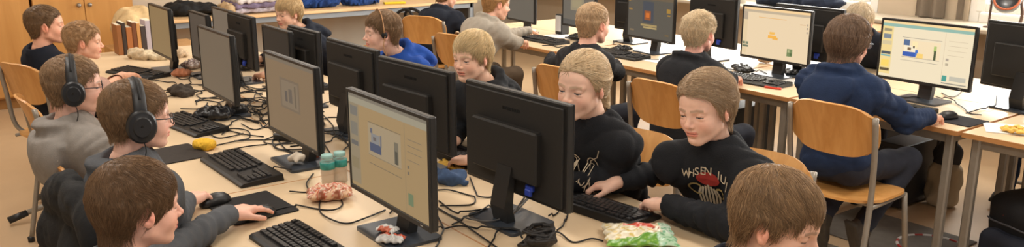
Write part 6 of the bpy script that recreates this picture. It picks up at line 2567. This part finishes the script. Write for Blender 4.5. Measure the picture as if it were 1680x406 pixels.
# handbag near the counter
p = on(672, 64, 0.40)
r = empty('handbag', (p[0], p[1], 0.0), 0.4, 'brown shoulder bag with black handles near the counter, behind the blue hoodie', 'bag')
f = Field((-0.26, -0.30, 0.0), (0.26, 0.30, 0.62), 0.012)
f.rbox((0, 0, 0.26), (0.14, 0.22, 0.26), 0.09, k=0.03)
f.ripple(0.012, 14, 2)
V, Q = f.mesh()
mk('body', V, Q, mat('brown_leather', (126, 84, 62), rough=0.6, var=0.2, scale=20), r)
for s in (-1, 1):
    b = MB()
    b.tube(spline([(-0.10 * s, -0.12, 0.48), (-0.08 * s, -0.11, 0.66), (-0.05 * s, 0, 0.72), (-0.08 * s, 0.11, 0.66), (-0.10 * s, 0.12, 0.48)]), 0.016, 8)
    b.build('handle', mat('black_strap', (30, 28, 28), rough=0.7), r, True)
b = MB()
b.tube(spline([(-0.15, -0.2, 0.44), (-0.2, -0.05, 0.36), (-0.17, 0.1, 0.40), (-0.15, 0.2, 0.46)]), 0.014, 8)
b.build('red_strap', mat('red_strap', (170, 60, 48), rough=0.7), r, True)

# ------------------------------------------------------------------ window side
cm = mat('curtain_taupe', (124, 112, 98), rough=0.9, var=0.06, scale=8, bump=0.2)


def curtain(y0, y1, label, x=6.56):
    b = MB()
    n = 60
    for side in (1, -1):
        V = []
    w_ = y1 - y0
    fn = lambda u, v: (0.028 * math.sin(u * w_ / 0.10 * 2 * PI) * (0.8 + 0.2 * v), y0 + w_ * u, 0.90 + 1.70 * v)
    b.grid(fn, 48, 6)
    b.grid(lambda u, v: tuple(np.array(fn(1 - u, v)) + [0.004, 0, 0]), 48, 6)
    o = b.build('curtain', cm, None, True, loc=(x, 0, 0))
    tag(o, label, 'curtain', 'window curtains')


curtain(3.22, 3.46, 'taupe curtain bunched beside the window pier')
curtain(3.08, 3.13, 'narrow gathered strip of taupe curtain at the window edge')
SX = 6.34
SLZ = 0.8935
soft('coat', [('e', (SX, 4.25, SLZ + 0.07), (0.14, 0.30, 0.08)), ('e', (SX + 0.02, 4.65, SLZ + 0.06), (0.13, 0.22, 0.07))], 0.012, mat('navy_coat', (34, 44, 64), rough=0.9, var=0.2, scale=30, bump=0.3), 'navy coat heaped on the window sill behind the screens', 'coat', rip=0.016, ripf=36, cut=SLZ)
r = empty('potted_plant', (SX, 5.02, SLZ), 0, 'small green plant on the window sill at the top edge', 'plant')
b = MB()
b.lathe([(0.05, 0.0), (0.065, 0.09), (0.07, 0.10), (0.06, 0.10)], 18)
b.build('pot', mat('pot_white', (210, 206, 198), rough=0.5), r, True)
b = MB()
rr_ = random.Random(5)
for k in range(26):
    a, l_, t_ = rr_.uniform(0, 6.28), rr_.uniform(0.08, 0.16), rr_.uniform(0.3, 1.1)
    d = np.array([math.cos(a) * math.cos(t_), math.sin(a) * math.cos(t_), math.sin(t_)])
    sd = np.array([-math.sin(a), math.cos(a), 0]) * 0.022
    q0 = np.array([0, 0, 0.095])
    b.add([q0, q0 + d * l_ * 0.5 + sd, q0 + d * l_ - [0, 0, 0.02], q0 + d * l_ * 0.5 - sd, q0 + d * l_ * 0.5 - [0, 0, 0.004]], [(0, 1, 4), (1, 2, 4), (2, 3, 4), (3, 0, 4), (0, 3, 2, 1)])
b.build('leaves', mat('leaf_green', (84, 120, 50), rough=0.5, var=0.2), r, True)
# old metal lamp standing on the sill
p = np.array([6.36, 2.69, SLZ])
r = empty('metal_lamp', tuple(p), math.radians(200), 'old metal lamp with orange-rimmed round shade on the window sill', 'lamp')
rust = mat('rusty_iron', (96, 76, 66), rough=0.6, metal=0.4, var=0.25, scale=40)
b = MB()
b.lathe([(0.020, -0.10), (0.055, -0.085), (0.085, -0.03), (0.092, 0.03), (0.086, 0.032), (0.078, -0.02), (0.045, -0.07)], 28, roty(1.1), (0.02, 0.0, 0.20))
b.build('shade', mat('galvanised', (130, 132, 134), rough=0.35, metal=0.6, var=0.2, scale=30), r, True)
b = MB()
cR = roty(1.1)
b.tube([cR @ np.array([0.080 * math.cos(a), 0.080 * math.sin(a), 0.028]) + [0.02, 0, 0.20] for a in np.linspace(0, 2 * PI, 33)], 0.009, 8)
b.build('orange_rim', mat('orange_enamel', (176, 92, 56), rough=0.5), r, True)
b = MB()
b.tube(spline([(0.0, 0.085, 0.21), (0.03, 0.105, 0.12), (0.02, 0.10, 0.05), (0.05, 0.085, 0.008)]), 0.011, 8)
b.build('curved_leg', rust, r, True)
b = MB()
b.tube([(0.0, -0.095, 0.20), (0.0, -0.095, 0.008)], 0.008, 8)
b.build('straight_leg', rust, r, True)
b = MB()
b.lathe([(0.035, 0.0), (0.035, 0.006), (0.01, 0.01)], 16, None, (0, -0.095, 0))
b.build('foot', rust, r, True)
# dark cabinet with a wooden top behind the desks
r = empty('cupboard', (5.90, 3.30, 0), 0, 'dark cupboard with wooden top behind the right desks', 'cupboard')
b = MB()
b.box((0, 0, 0.42), (0.36, 0.62, 0.84), 0.004)
b.build('carcass', mat('dark_laminate', (40, 40, 44), rough=0.5), r)
b = MB()
b.box((0, 0, 0.851), (0.39, 0.66, 0.022), 0.003)
b.build('top', wood('cupboard_oak', (170, 116, 66), (196, 144, 92), axis=1), r)
b = MB()
b.box((-0.184, 0, 0.42), (0.008, 0.004, 0.78), 0.001)
b.build('door_gap', mat('slit_black', (8, 8, 8)), r)

# ------------------------------------------------------------------ picture settings
SC.view_settings.view_transform = 'Standard'
SC.view_settings.look = 'None'
SC.view_settings.exposure = 0.06
SC.view_settings.gamma = 1.0
SC.view_settings.use_curve_mapping = False
SC.cycles.use_denoising = True
